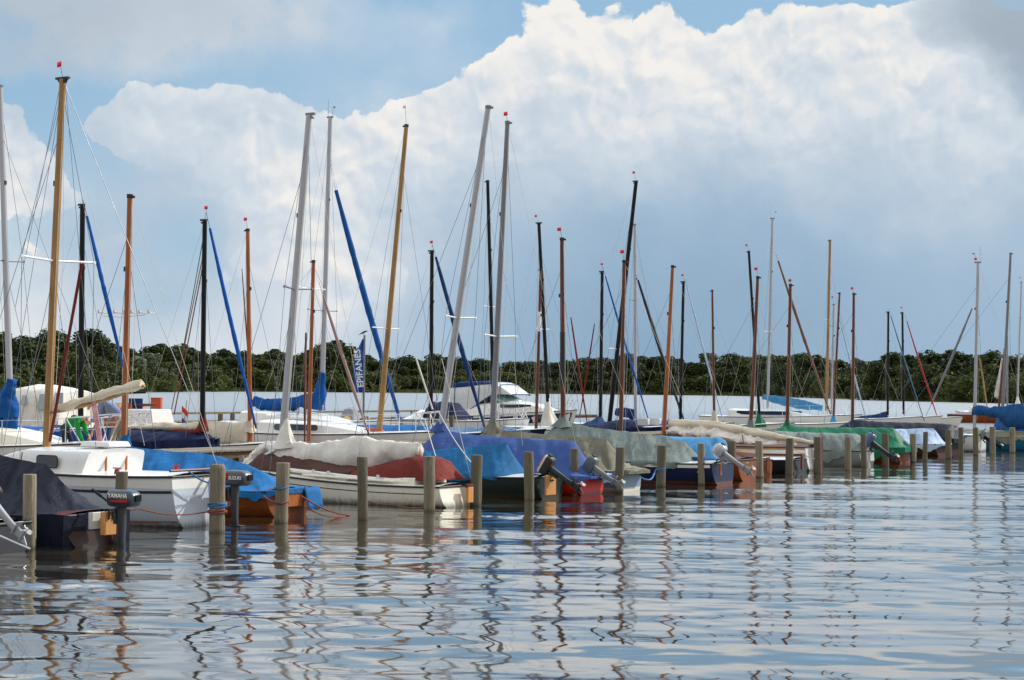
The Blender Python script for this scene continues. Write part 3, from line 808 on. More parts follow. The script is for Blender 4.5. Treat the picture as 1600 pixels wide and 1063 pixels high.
def lettering(text, size, mt, parent, loc, xdir, up, ext=.003, align='CENTER', shear=0.0, sx=1.0):
    cu = bpy.data.curves.new('lettering', 'FONT'); cu.body = text; cu.size = size; cu.extrude = ext; cu.offset = size*.013; cu.align_x = align; cu.align_y = 'CENTER'; cu.shear = shear
    cu.materials.append(mt); o = bpy.data.objects.new('lettering', cu); C.objects.link(o); o.parent = parent
    x = Vector(xdir).normalized(); z = x.cross(Vector(up)).normalized(); y = z.cross(x)
    ob = o; o.matrix_local = Matrix(((x.x*sx, y.x, z.x, loc[0]), (x.y*sx, y.y, z.y, loc[1]), (x.z*sx, y.z, z.z, loc[2]), (0, 0, 0, 1)))
    dg = bpy.context.evaluated_depsgraph_get(); me = bpy.data.meshes.new_from_object(o.evaluated_get(dg)); me.name = 'lettering'
    n_ = bpy.data.objects.new('lettering_mesh', me); C.objects.link(n_); n_.parent = parent; n_.matrix_local = o.matrix_local
    bpy.data.objects.remove(o); n_.name = 'lettering'
    return n_
def outboard(boat, pos, tilt=0.0, yaw=0.0, sc=1.0, cowl=None, leg=None, style='plain', text=None, tip=None, tiller=0.0, clampz=.0, legl=.62):
    """outboard motor clamped at pos (boat coordinates); tilt swings the leg up and aft"""
    R = Matrix.Translation(Vector(pos)) @ Matrix.Rotation(yaw, 4, 'Z') @ Matrix.Rotation(tilt, 4, 'Y') @ Matrix.Scale(sc, 4)
    def xf(m): m.v = [tuple(R @ Vector(p)) for p in m.v]; return m
    leg = leg or M_DARK; m = MB()
    rows = []
    for z, hx, hy, cx in ((.14, .075, .06, -.13), (.02, .07, .055, -.13), (-.2, .062, .045, -.135), (-.45, .06, .035, -.14), (-legl, .075, .022, -.15), (-legl-.12, .07, .018, -.155)):
        rows.append([Vector((a, b, z)) for a, b in rrect(cx, 0, hx, hy, min(hx, hy)*.7)])
    b = m.grid(rows, close_v=True); n = len(rows[0]); m.face([b+k for k in range(n)]); m.face([b+5*n+k for k in range(n)][::-1])
    m.box((-.19, 0, -legl+.06), (.26, .13, .016))                                       # cavitation plate
    m.tube([(-.02, 0, -legl-.12), (-.06, 0, -legl-.12), (-.16, 0, -legl-.12), (-.27, 0, -legl-.12)], [.006, .034, .044, .03], 10)
    m.prism([(-.20, -.008, -legl-.14), (-.12, -.008, -legl-.30), (-.07, -.008, -legl-.14)], (0, .016, 0))   # skeg
    for sy in (.055, -.055):
        m.box((-.045, sy, -.02), (.05, .03, .24)); m.box((.03, sy, .07), (.12, .03, .04)); m.box((.08, sy, 0), (.025, .03, .15)); m.tube([(.09, sy, -.04), (.13, sy, -.04)], .02, 8)
    m.tube([(-.06, -.09, .06), (-.06, .09, .06)], .022, 8)
    o = xf(m).build('outboard_motor', leg, boat.root, ang=45)
    c = MB(); rows = []
    prof = {'plain': [(.13, .19, .115, -.13), (.17, .235, .135, -.14), (.30, .245, .14, -.145), (.38, .225, .132, -.135), (.42, .17, .10, -.12), (.428, .06, .04, -.11)],
            'long': [(.13, .20, .11, -.15), (.16, .26, .13, -.17), (.27, .275, .135, -.175), (.345, .255, .128, -.16), (.385, .20, .10, -.14), (.392, .06, .04, -.13)],
            'bonnet': [(.12, .15, .12, -.12), (.18, .18, .15, -.13), (.28, .19, .155, -.13), (.38, .165, .14, -.125), (.44, .11, .09, -.115), (.452, .03, .03, -.11)]}[style if style in ('plain', 'long', 'bonnet') else 'plain']
    for z, hx, hy, cx in prof: rows.append([Vector((a, b, z)) for a, b in rrect(cx, 0, hx, hy, min(hx, hy)*.55)])
    b = c.grid(rows, close_v=True); n = len(rows[0]); c.face([b+k for k in range(n)][::-1]); c.face([b+(len(rows)-1)*n+k for k in range(n)])
    co = xf(c).build('cowling', cowl or M_DARK, o, ang=50)
    p = MB()
    for k in range(3):
        a0 = k*2.094; rws = []
        for u in range(5):
            r = .03+.085*u/4; wd = .05*math.sin(math.pi*(.2+.65*u/4))
            rws.append([Vector((-.30+q*.022, math.cos(a0+q*wd/r*.8)*r, -legl-.12+math.sin(a0+q*wd/r*.8)*r)) for q in (-1, 0, 1)])
        p.grid(rws)
    p.tube([(-.27, 0, -legl-.12), (-.34, 0, -legl-.12)], [.03, .018], 8)
    xf(p).build('propeller', tip or M_STEEL, o)
    t = MB(); ty = .03
    d = Vector((math.cos(tiller), 0, math.sin(tiller)))
    q0 = Vector((.08, ty, .17)); t.tube([q0, q0+d*.22], .018, 8); t.tube([q0+d*.22, q0+d*.42], .024, 8)
    xf(t).build('tiller_handle', M_BLACK, o)
    top, mid = prof[-2][0], prof[2]
    st = MB()
    if style == 'plain' or style == 'bonnet' or style == 'long':
        st.box((mid[3]-mid[1]-.012, 0, mid[0]), (.03, .12, .10))
    xf(st).build('cowling_trim', M_BLACK if cowl is not M_BLACK else M_GREYP, o)
    return o, R, prof
HA, HB = rad(150), rad(-30)
GF = 'boats moored stern to the posts'
T_FADED = fabric('faded_blue_canvas', (30, 78, 128), .35, (70, 120, 160))
# ---- boat hidden by the picture edge, only its tilted motor and stern reach in
b = Boat('motor_dinghy', 'boat at the picture edge with tilted motor leg crossing the first grey post', 'boat', G(8, 866), HA, 5.0, 1.5, .45, .7, .8, mat('dark_hull', (20, 24, 34), .5), M_GREYW, GF)
b.cover([(-300, 760), (-80, 775), (-30, 800), (-8, 825)], T_NAVY, .2)
outboard(b, (-.06, .30, .62), rad(50), 0, .86, M_DARK, mat('pale_grey_leg', (150, 154, 160), .4, .3), 'plain', tip=M_GREYW)
b.line('bracing_strut', M_STEEL, [(.1, .5, .45), (-.8, .3, .14)], .018)
# ---- navy covered boat
b = Boat('covered_sailboat', 'boat under a dark navy tarpaulin with a brown transom behind the nearest grey post', 'sailboat', G(156, 852), HA, 6.0, 1.75, .5, .8, .8, mat('dark_mahogany_hull', (52, 32, 22), .4), W_MAHOG, GF)
b.cover([(-170, 690), (-60, 701), (0, 712), (72, 726), (100, 756), (122, 787), (140, 798), (152, 812)], T_NAVY, .52, pw=.9, wr=.05, taper=False)
m = MB(); m.box((-.10, .18, .40), (.05, .34, .26)); m.build('transom_board', M_GREYW, b.root, bevel=.01)
m = MB(); m.box((-.26, .10, .36), (.10, .26, .36)); m.box((-.16, .10, .42), (.2, .06, .06)); m.build('motor_bracket', W_PLY, b.root, bevel=.01)
o, R, pf = outboard(b, (-.40, .10, .50), 0, 0, 1.0, mat('slate_blue_cowl', (44, 54, 70), .35, var=.05, coat=.4), mat('slate_leg', (50, 56, 66), .45), 'long', tiller=.5)
m = MB(); m.v = []; m.box((-.19, .136, .218), (.34, .006, .022)); m.box((-.27, .138, .242), (.18, .006, .012)); m.v = [tuple(R @ Vector(p)) for p in m.v]; m.build('red_stripe', M_RED, o)
lettering('YAMAHA', .095, M_LETTER, o, R @ Vector((-.17, .145, .300)), (-1, 0, 0), (0, 0, 1))
# ---- white cabin boat
b = Boat('cabin_sailboat', 'white cabin sailboat with a tan mast and furled sail on a raised boom', 'sailboat', G(316, 823), HA, 6.3, 1.95, .92, 1.05, .74, mat('white_over_blue_grey', (226, 227, 226), .3, var=.04, scum=True, low=(.69, (186, 198, 210))), M_WHITE, GF, draft=.3, full=.45)
F1 = b
b.strip('rubbing_stripe', M_DARK, .02, 6.1, .26, .045, .012)
b.strip('waterline_stripe', mat('faded_red_line', (150, 84, 76), .5), .05, 6.0, .80, .03, .006)
cb = b.cabin(2.15, 4.9, .80, .55, .42, .36, M_WHITE, .45, -.14)
b.panel('cabin_window', M_GLASS, 2.75, 3.25, b.zs(3)+.10, b.zs(3)+.30, .79, .05, frame=M_DARK)
m = MB(); m.box((2.32, 0, b.zs(2)+.53), (.75, .62, .10), taper=.86); m.build('hatch_hood', M_WHITE, b.root, bevel=.03)
for y in (-.28, .26): m = MB(); m.box((2.06, y, b.zs(2)+.20), (.03, .03, .44)); m.build('hatch_trim', W_ORANGE, b.root)
for x, y in ((1.3, .80), (1.3, -.80)): m = MB(); m.tube([(x, y, b.zs(x)+.03), (x, y, b.zs(x)+.12)], [.055, .04], 10); m.box((x, y, b.zs(x)+.135), (.18, .025, .02)); m.build('winch', mat('dull_red', (150, 40, 40), .5), b.root)
b.line('traveller_bar', W_BROWN, [(.12, .75, b.zs(0)+.09), (.12, -.75, b.zs(0)+.09)], .025)
m = MB(); m.box((-.16, -.30, .46), (.05, .20, .85)); m.box((-.16, -.22, .94), (.4, .05, .05)); m.build('rudder', W_MAHOG, b.root, bevel=.01)
m = MB(); m.box((-.16, -.38, .62), (.28, .26, .05)); m.box((-.25, -.38, .50), (.05, .30, .30)); m.build('motor_bracket', W_MAHOG, b.root)
o, R, pf = outboard(b, (-.30, -.36, .60), 0, 0, 1.04, mat('charcoal_cowl', (62, 66, 74), .35, var=.05, coat=.4), mat('charcoal_leg', (58, 60, 64), .45), 'long', tiller=.2)
m = MB(); m.prism([(-.02, .137, .20), (.03, .137, .27), (-.06, .137, .345), (-.10, .137, .30)][::-1], (0, .008, 0)); m.v = [tuple(R @ Vector(p)) for p in m.v]; m.build('red_flash', M_RED, o)
lettering('SUZUKI', .085, M_LETTER, o, R @ Vector((-.24, .145, .262)), (-1, 0, 0), (0, 0, 1))
lettering('Grommer', .125, mat('faded_lettering', (176, 182, 188), .6), b.root, (-.05, .36, .56), (0, -1, 0), (0, 0, 1))
b.mast((72, 720), (98, 124), .082, .062, W_TAN, True, 'tee', spr=(88, 408), sprl=.95, deckz=b.zs(4.4)+.3, back=False, fp=(-4, 18))
b.sausage([(86, 641), (120, 631), (170, 615), (222, 600)], [.06, .075, .085, .07], [.075, .09, .10, .08], T_CREAM, 'rolled_sail', .02)
b.spar((80, 645), (226, 603), .055, W_TAN, 'boom', bulge=.55)
p1, p2 = b.cl(148, 620), b.cl(161, 706)
m = MB()
for k in range(4): m.tube([p1+Vector((.03*k-.05, .05, 0)), p2+Vector((.02*k-.02, .02*k, 0))], .011, 6)
m.build('mainsheet', M_PINK, b.root)
b.line('shrouds_aft', M_WIRE, [b.mt, (.1, -.6, .95)], .006)
for q in ((4, 705, 97, 140), (24, 480, 95, 128), (150, 706, 102, 130)): m = MB(); m.tube([b.cl(q[0], q[1], .3), b.cl(q[2], q[3])], .005, 5); m.build('rigging_line', M_WIRE, b.root)
m = MB(); m.tube([b.cl(78, 690, .2), b.cl(128, 412, .25)], .03, 7); m.build('furled_staysail', T_MAROON, b.root)
# ---- blue covered wooden boat
b = Boat('covered_sailboat', 'varnished wooden boat under a bright blue tarpaulin behind the second grey post', 'sailboat', G(456, 806), HA, 6.4, 1.9, .50, .9, .74, W_HULL, W_MAHOG, GF)
b.cover([(186, 706), (197, 690), (206, 698), (250, 704), (319, 708), (357, 717), (387, 726), (412, 738), (432, 756), (452, 776), (462, 790)], T_BLUE, .22, pw=1.05, wr=.04)
b.mast((194, 688), (203, 306), .070, .055, W_ORANGE, False, 'plain', bands=((.0, .02, M_STEEL),), spr=None, deckz=1.0)
b.skirt((197, 680), (193, 700), .09, .22, T_BLUE)
m = MB(); m.box((-.05, 0, .33), (.03, .5, .30)); m.build('rudder', W_ORANGE, b.root, bevel=.01)
m = MB(); rows = [[Vector((-.10-.03*j, -.25-.5*i/6, .55-.11*j+.02*math.sin(i*2+j))) for j in range(5)] for i in range(7)]; m.grid(rows); o = m.build('hanging_cloth', T_BLUE, b.root); sm = o.modifiers.new('t', 'SOLIDIFY'); sm.thickness = .01
# ---- cream sailboat
b = Boat('open_sailboat', 'cream open sailboat with a dark rubbing strip and white sail lashed on its boom', 'sailboat', G(719, 792), HA, 6.6, 1.72, .45, .80, .80, M_CREAM, M_CREAM, GF, draft=.22, full=.42, sag=.05)
F3 = b
b.strip('hull_line', M_DARK, .45, 4.6, .155, .018, .006)
lettering('Ellp', .17, M_DARK, b.root, b.sec(4.92, 2)+Vector((0, .025, .02)), (-1, .1, 0), (0, .1, 1))
b.cabin(.75, 5.6, .64, .30, .17, .13, M_CREAM, .12, .0, name='coaming_trunk', inset=.02)
b.cover([(566, 732), (590, 728), (622, 719), (655, 713), (676, 713), (694, 719), (706, 738), (710, 748)], T_MAROON, .03, pw=2.6, wr=.03, hw=.60, edge=.58, name='cockpit_cover')
b.cover([(404, 718), (416, 707), (450, 708), (520, 722), (568, 730)], T_BROWN, .02, pw=2.2, wr=.02, hw=.55, edge=.66, name='foredeck_cover', taper=False)
for sg in (1, -1): m = MB(); m.tube([(.9, .6*sg, b.zs(1)+.08), (2.4, .66*sg, b.zs(2)+.12), (4.2, .5*sg, b.zs(4)+.12), (5, .3*sg, b.zs(5)+.08)], .045, 8); m.tube([(1.2, .72*sg, b.zs(1)+.08), (3.6, .74*sg, b.zs(3)+.10)], .022, 8); m.build('coaming', M_CREAM, b.root)
for x in (1.6, 2.9, 3.3):
    for sg in (1, -1): m = MB(); m.box((x, .68*sg, b.zs(x)+.12), (.16, .06, .05)); m.tube([(x+.05, .68*sg, b.zs(x)+.10), (x+.05, .68*sg, b.zs(x)+.20)], .035, 8); m.build('deck_fitting', M_WHITE, b.root)
m = MB(); m.box((-.09, -.22, .44), (.07, .26, .07)); m.build('bracket_cap', W_MAHOG, b.root)
m = MB(); m.box((-.10, -.22, .245), (.06, .22, .33)); m.build('motor_board', W_PLY, b.root, bevel=.008)
b.mast((441, 690), (483, 180), .088, .066, M_ALU, False, 'crane', spr=(456, 452), sprl=.5, sprm=M_ALUG, deckz=b.zs(4.4))
b.sausage([(657, 703), (606, 706), (562, 708), (520, 714), (480, 715), (445, 714), (418, 699), (398, 710), (384, 724)], [.10, .13, .16, .17, .17, .16, .11, .08, .05], [.17, .25, .36, .34, .33, .33, .15, .11, .05], T_WHITE, 'sail_cover', .04, lace=True, sag_low=True)
b.skirt((446, 655), (446, 700), .09, .30, T_WHITE, 'mast_boot')
b.spar((658, 712), (446, 708), .05, W_TAN, 'boom', bulge=.5)
m = MB()
for sg in (1, -1): m.tube([b.cl(455, 690, sg*.1), (5.6, .3*sg, b.zs(5.6))], .03, 7)
m.tube([b.cl(447, 704), (5.3, .3, b.zs(5.3))], .02, 7); m.build('mast_strut', M_WHITE, b.root)
b.line('backstay', M_ROPE, [b.cl(690, 560), (.05, -.55, .5)], .008)
b.line('mainsheet', M_ROPE, [b.cl(655, 712), (.9, .2, .5)], .008)
m = MB(); m.tube([(.3, 0, .62), (1.7, .1, .66)], .022, 8); m.build('tiller', W_MAHOG, b.root)
# ---- green dinghy under a teal cover
b = Boat('covered_dinghy', 'dark green dinghy under a faded teal tarpaulin with a striped tilted motor', 'dinghy', G(864, 778), HA, 5.4, 1.6, .50, .66, .82, M_GREEN, M_WHITE, GF)
b.cover([(590, 720), (640, 708), (700, 701), (792, 693), (798, 705), (812, 738)], T_TEAL, .10, pw=1.0, wr=.035)
m = MB(); m.box((-.16, .42, .32), (.05, .46, .46)); m.build('motor_board', W_PLY, b.root, bevel=.008)
o, R, pf = outboard(b, (-.20, .42, .52), rad(58), 0, .96, M_DARK, mat('dark_green_leg', (30, 44, 46), .45), 'plain', tip=M_GREYW, tiller=1.0)
for z0, mt in ((.405, M_RED), (.34, M_GREYW)):
    m = MB(); rows = []
    for z in (z0-.028, z0, z0+.028):
        k = 1.02-.02*(z-z0)/.03; hx = float(np.interp(z, [q[0] for q in pf], [q[1] for q in pf]))+.006; hy = float(np.interp(z, [q[0] for q in pf], [q[2] for q in pf]))+.006
        rows.append([Vector((a, c, z)) for a, c in rrect(-.135, 0, hx, hy, hy*.55)])
    m.grid(rows, close_v=True); m.v = [tuple(R @ Vector(p)) for p in m.v]; m.build('cowling_stripe', mt, o)
# ---- red boat under a violet blue cover
b = Boat('covered_sailboat', 'red hulled sailboat under a violet blue tarpaulin with a leaning grey mast', 'sailboat', G(927, 774), HA, 6.7, 1.75, .46, .72, .80, M_RED, M_WHITE, GF)
b.cover([(640, 712), (672, 686), (687, 668), (702, 674), (740, 680), (800, 684), (894, 689), (900, 692), (912, 715), (935, 752), (942, 764)], T_PURP, .13, pw=1.25, wr=.03)
b.mast((690, 664), (763, 167), .085, .068, M_ALU, False, 'plain', spr=(716, 497), sprl=.7, deckz=.8)
b.skirt((690, 658), (686, 674), .10, .25, T_PURP)
outboard(b, (-.12, .12, .50), rad(58), 0, .88, mat('grey_motor', (92, 100, 110), .4), M_GREYP, 'plain', tip=M_GREYW)
m = MB(); rows = [[Vector((-.1-.02*j, -.2-.55*i/6, .50-.07*j+.015*math.sin(i*2+j))) for j in range(4)] for i in range(7)]; m.grid(rows); o = m.build('hanging_cloth', T_PALE, b.root); sm = o.modifiers.new('t', 'SOLIDIFY'); sm.thickness = .01
# ---- mouldy grey cover
b = Boat('covered_sailboat', 'sailboat under a mouldy grey green tarpaulin, its stern next to the red hull', 'sailboat', G(988, 768), HA, 6.7, 1.7, .52, .75, .78, mat('pale_blue_hull', (116, 138, 164), .4, low=(.10, (200, 196, 186))), M_GREYW, GF)
b.cover([(738, 686), (758, 676), (770, 660), (786, 673), (860, 680), (930, 684), (948, 688), (962, 706), (985, 735), (1000, 744)], T_OLIVE, .25, pw=1.0, wr=.06)
b.mast((770, 664), (793, 191), .082, .058, M_ALUG, True, 'plain', spr=(776, 526), sprl=.8, deckz=.9, fp=(-2, 9))
b.skirt((770, 655), (770, 676), .09, .30, T_OLIVE)
# ---- navy hull, big grey cover
b = Boat('covered_sailboat', 'navy hulled sailboat with a white deck under a long grey tarpaulin and silver tilted motor', 'sailboat', G(1134, 757), HA, 7.2, 1.95, .58, .85, .76, mat('navy_hull_red_line', (16, 32, 70), .42, spec=.3, scum=True, low=(.07, (150, 60, 50))), M_WHITE, GF)
b.strip('white_strake', M_WHITE, .05, 7.0, .0, .12, .012)
b.cover([(838, 690), (858, 674), (880, 656), (896, 662), (920, 667), (1009, 679), (1036, 682), (1070, 690), (1086, 708), (1094, 728)], T_GREY, .12, pw=1.0, wr=.05)
b.mast((880, 656), (878, 373), .075, .055, W_BROWN, True, 'plain', deckz=1.0, bands=((.28, .54, M_DARK),), fp=(-3, 11))
b.skirt((880, 650), (880, 668), .09, .32, T_GREY)
outboard(b, (-.10, .30, .66), rad(56), 0, 1.0, mat('silver_cowl', (176, 182, 190), .2, .4, coat=.5), mat('silver_leg', (150, 154, 160), .35, .4), 'bonnet', tip=M_GREYW)
m = MB(); m.box((.75, .1, .68), (.5, .3, .08)); m.build('folded_cloth', T_BRIGHT, b.root, bevel=.03)
m = MB(); m.box((-.08, .9-.35, .42), (.04, .10, .3)); m.build('rudder_fitting', W_ORANGE, b.root)
# ---- light blue cover
b = Boat('covered_sailboat', 'sailboat under a light blue tarpaulin between the navy hull and the varnished boats', 'sailboat', G(1172, 751), HA, 6.6, 1.8, .6, .85, .75, W_HULL, W_MAHOG, GF)
b.cover([(950, 690), (970, 672), (1000, 679), (1060, 683), (1124, 683), (1132, 688), (1136, 715)], T_SKY, .14, pw=1.4)
b.mast((970, 668), (975, 408), .062, .045, W_BROWN, True, 'plain', deckz=.9, fp=(-2, 11))
# ---- varnished stern
b = Boat('varnished_dinghy', 'varnished brown wooden dinghy with its stern behind the third post right of the silver motor', 'dinghy', G(1197, 743), HA, 5.2, 1.75, .46, .66, .8, W_HULL, W_ORANGE, GF)
b.cover([(1010, 706), (1050, 700), (1110, 699), (1150, 712), (1156, 720)], T_BROWN, .03, pw=2, hw=.55)
m = MB(); m.box((-.06, 0, .34), (.03, .24, .40)); m.build('rudder', W_BROWN, b.root)
m = MB(); m.tube([(.1, 0, .62), (1.2, 0, .70)], .02, 7); m.build('tiller', W_PLY, b.root)
# ---- dark stern
b = Boat('open_dinghy', 'low black hulled dinghy with a pale deck and small rudder beside the varnished stern', 'dinghy', G(1252, 739), HA, 5.4, 1.7, .42, .62, .82, mat('black_hull', (24, 26, 38), .4), M_GREYW, GF)
m = MB(); m.box((-.07, .1, .36), (.05, .16, .5)); m.build('rudder', W_BROWN, b.root)
b.cover([(1090, 700), (1130, 700), (1190, 712), (1206, 722)], T_BROWN, .03, pw=2, hw=.5)
# ---- white and wood sailboat with rolled sail
b = Boat('classic_sailboat', 'white sailboat with wooden strakes and a pile of cream sail along its boom', 'sailboat', G(1276, 736), HA, 7.4, 2.0, .78, 1.0, .74, M_WHITE, W_BROWN, GF)
b.strip('wooden_strake', W_TAN, .03, 7.2, .0, .09, .02)
b.strip('wooden_strake', W_BROWN, .03, 7.2, .22, .07, .014)
b.mast((1037, 684), (1051, 416), .072, .052, W_ORANGE, False, 'plain', deckz=1.0)
b.sausage([(1046, 662), (1110, 664), (1170, 674), (1220, 684), (1278, 693)], [.10, .13, .12, .10, .05], [.12, .14, .13, .11, .05], T_CREAM, 'rolled_sail', .02)
b.sausage([(1044, 672), (1080, 676), (1120, 680), (1170, 690), (1216, 697), (1262, 702)], [.2, .26, .26, .24, .2, .08], [.12, .20, .22, .20, .15, .06], T_WHITE, 'bundled_sail', .10)
b.cover([(1050, 706), (1070, 696), (1150, 704), (1225, 706), (1235, 718)], T_BROWN, .06, pw=1.6, hw=.7, name='cockpit_cover')
m = MB(); m.box((-.10, 0, .42), (.05, .5, 1.05)); m.box((-.12, 0, .98), (.07, .3, .22)); m.build('rudder', W_MAHOG, b.root, bevel=.01)
b.line('sheet', M_ROPE, [b.cl(1222, 690), (.9, .3, .9)], .014)
b.line('sheet', M_ROPE, [b.cl(1230, 690), (.8, .1, .9)], .014)
b.line('lashing', M_BLACK, [b.cl(1160, 680, .2), b.cl(1163, 706, .5)], .014)
# ---- grey box cover
b = Boat('covered_sailboat', 'sailboat boxed in by a flat topped grey tarpaulin with a tilted blue motor', 'sailboat', G(1358, 729), HA, 7.0, 1.9, .55, .85, .78, mat('grey_hull', (132, 136, 136), .5), M_GREYW, GF)
b.cover([(1150, 690), (1172, 668), (1186, 672), (1240, 675), (1338, 678), (1348, 684), (1354, 708)], T_GREY, .30, pw=1.9, wr=.05)
b.mast((1173, 672), (1184, 433), .068, .052, W_BROWN, True, 'plain', deckz=1.0, fp=(-2, 10))
b.skirt((1173, 655), (1173, 674), .09, .22, T_GREY)
m = MB(); m.box((-.10, .05, .34), (.06, .45, .32), taper=.8); m.build('motor_board', M_GREYW, b.root, bevel=.02)
outboard(b, (-.18, .1, .62), rad(54), 0, 1.05, mat('blue_grey_cowl', (70, 92, 130), .3, coat=.4), mat('blue_leg', (30, 40, 56), .45), 'plain', tip=M_GREYW)
# ---- green cover
b = Boat('covered_sailboat', 'sailboat under a long emerald green tarpaulin reaching down to the water', 'sailboat', G(1416, 723), HA, 8.0, 2.1, .55, .85, .78, W_HULL, M_GREYW, GF)
b.cover([(1196, 678), (1212, 672), (1230, 661), (1246, 667), (1300, 668), (1396, 669), (1404, 676), (1414, 690), (1424, 704)], T_GREEN, .42, pw=1.2, wr=.05)
b.mast((1230, 664), (1235, 445), .066, .052, W_BROWN, True, 'plain', deckz=1.0, fp=(0, 4))
b.skirt((1230, 657), (1230, 672), .08, .26, T_GREEN)
# ---- pale blue cover
b = Boat('covered_dinghy', 'small boat under a pale blue and white tarpaulin beside the green covered one', 'dinghy', G(1474, 713), HA, 6.0, 1.9, .5, .7, .8, mat('brown_hull', (70, 42, 32), .5, spec=.2), M_GREYW, GF)
b.cover([(1310, 676), (1340, 672), (1400, 671), (1458, 669), (1464, 676), (1474, 694), (1480, 702)], T_PALE, .26, pw=1.0, wr=.05)
# ---- navy cover
b = Boat('covered_sailboat', 'large sailboat under a navy tarpaulin behind the pale blue covered boat', 'sailboat', G(1494, 708), HA, 8.0, 2.3, .6, .9, .8, mat('maroon_hull', (48, 26, 24), .5, spec=.2), M_GREYW, GF)
b.cover([(1310, 668), (1332, 656), (1370, 659), (1440, 661), (1486, 663), (1496, 672), (1499, 700)], T_NAVY, .45, pw=1.5, wr=.04)
b.mast((1332, 664), (1334, 459), .070, .052, W_BROWN, True, 'plain', deckz=1.0, fp=(-2, 6))
# ---- small white boat, turquoise boat
b = Boat('white_motorboat', 'small plain white boat with a blue cloth behind the last posts', 'boat', G(1536, 706), HA, 5.4, 1.8, .72, .9, .85, M_WHITE, M_WHITE, GF)
b.cover([(1420, 684), (1450, 676), (1500, 674), (1518, 682), (1524, 690)], T_SKY, .1, pw=1.2)
outboard(b, (-.1, 0, .5), rad(55), 0, .9, M_GREYP, M_BLACK, 'plain', tip=M_GREYW)
b = Boat('covered_sailboat', 'turquoise hulled boat under an olive grey tarpaulin at the end of the row of posts', 'sailboat', G(1622, 705), HA, 7.5, 2.1, .62, .85, .82, M_TURQ, M_GREYW, GF)
b.cover([(1470, 676), (1490, 668), (1520, 671), (1575, 673), (1615, 676), (1624, 690)], T_OLIVE, .25, pw=1.4)
b.mast((1523, 650), (1528, 411), .074, .055, M_ALU, True, 'instrument', deckz=1.0, fp=(-3, 4))
b.sausage([(1520, 640), (1545, 643), (1562, 645), (1578, 650), (1612, 651), (1640, 652)], [.14, .18, .2, .26, .3, .2], [.22, .24, .30, .55, .58, .5], T_FADED, 'sail_cover', .05)
b = Boat('covered_sailboat', 'sailboat beyond the turquoise one with a blue awning over its boom', 'sailboat', G(1668, 704), HA, 8, 2.2, .7, .9, .8, M_WHITE, M_GREYW, GF)
b.mast((1566, 650), (1579, 396), .074, .05, M_ALUG, False, 'plain', deckz=1.0)
b.cover([(1560, 644), (1570, 640), (1640, 641), (1680, 650)], T_FADED, .3, pw=1.3, name='awning')
# ------------------------------------------------------------------ second row: bows to the jetty, beyond it
GB = 'boats moored bow to the jetty'
def rb(label, mast, perp=15.6, L=6.6, B=1.9, bowd=2.3, fs=.6, fb=.85, hull=None, deck=None, name='sailboat', cat='sailboat', **k):
    """mast: (px at foot, py at foot, px top, py top)"""
    g = on_perp(mast[0], perp); fwd = Vector((math.cos(HB), math.sin(HB), 0))
    return Boat(name, label, cat, g+fwd*(bowd-L), HB, L, B, fs, fb, .74, hull or M_WHITE, deck or M_GREYW, GB, **k)
b = rb('white yacht with a grey mast wrapped in a blue sail cover at the left edge', (20, 690), 13.6, 8.4, 2.6, 3.6, .95, 1.15, M_WHITE, M_WHITE)
b.mast((18, 690), (0, 136), .085, .07, M_ALU, False, 'crane', spr=(6, 408), sprl=.7, deckz=1.3, sprm=M_ALUG)
cb = b.cabin(2.2, 6.6, 1.0, .55, .5, .42, M_CREAM, .55, .1)
b.panel('cabin_window', M_GLASS, 3.6, 5.0, b.zs(4)+.16, b.zs(4)+.34, .92, .08, frame=M_DARK)
b.sausage([(17, 592), (12, 620), (9, 650), (9, 686)], [.13, .22, .26, .26], [.11, .24, .36, .38], T_ROYAL, 'sail_cover', .05)
b.sausage([(20, 655), (-20, 655), (-80, 660)], [.2, .22, .14], [.3, .25, .16], T_ROYAL, 'boom_cover', .04)
b.railing(2.2, 7.2, .62, None, 4)
b = rb('blue striped sailboat with a black mast and bright blue cover behind the people', (126, 650), 17.5, 8.0, 2.2, 1.5, 1.1, 1.3, mat('stripy_blue_hull', (34, 70, 140), .45, var=.25, stretch=(.2, .2, 14), sc=2), M_GREYW)
b.mast((126, 650), (129, 321), .085, .075, M_BLACK, False, 'crane', deckz=1.2)
b.spar((136, 338), (193, 575), .06, T_BRIGHT)
b.cover([(10, 666), (40, 666), (90, 669), (118, 672), (128, 680)], T_BRIGHT, .2, pw=1.8)
b = rb('sailboat with a full navy body cover and a black mast in a maroon boot', (317, 660), 15.0, 7.2, 2.1, .62, .75, .95, M_NAVY, M_GREYW)
b.cover([(90, 664), (120, 666), (200, 671), (300, 674), (322, 677), (333, 684), (338, 694)], T_NAVYC, .62, pw=2.2, wr=.03, extra=.08)
b.mast((316, 660), (320, 345), .078, .07, M_BLACK, True, 'crane', deckz=1.0, fp=(3, 17))
b.spar((328, 357), (398, 660), .062, T_BRIGHT, yo=0)
b.skirt((317, 652), (318, 674), .10, .24, T_MAROON, lean=.1)
b.sausage([(316, 668), (290, 667), (250, 667), (206, 668)], [.1, .14, .15, .12], [.16, .12, .12, .10], T_CREAM, 'boom_cover', .03)
b.sausage([(317, 673), (290, 675), (256, 675)], [.18, .2, .12], [.13, .09, .05], T_MAROON, 'sail_cover', .02)
m = MB(); m.tube([b.cl(288, 660), b.cl(292, 626)], .012, 6); 
o = m.build('ensign_staff', W_TAN, b.root)
m = MB(); rows = [[b.cl(284+u*3, 634+u*3+v*9) for v in range(4)] for u in range(4)]; m.grid(rows); m.m = []
for i in range(3):
    for j in range(3): m.m.append(j)
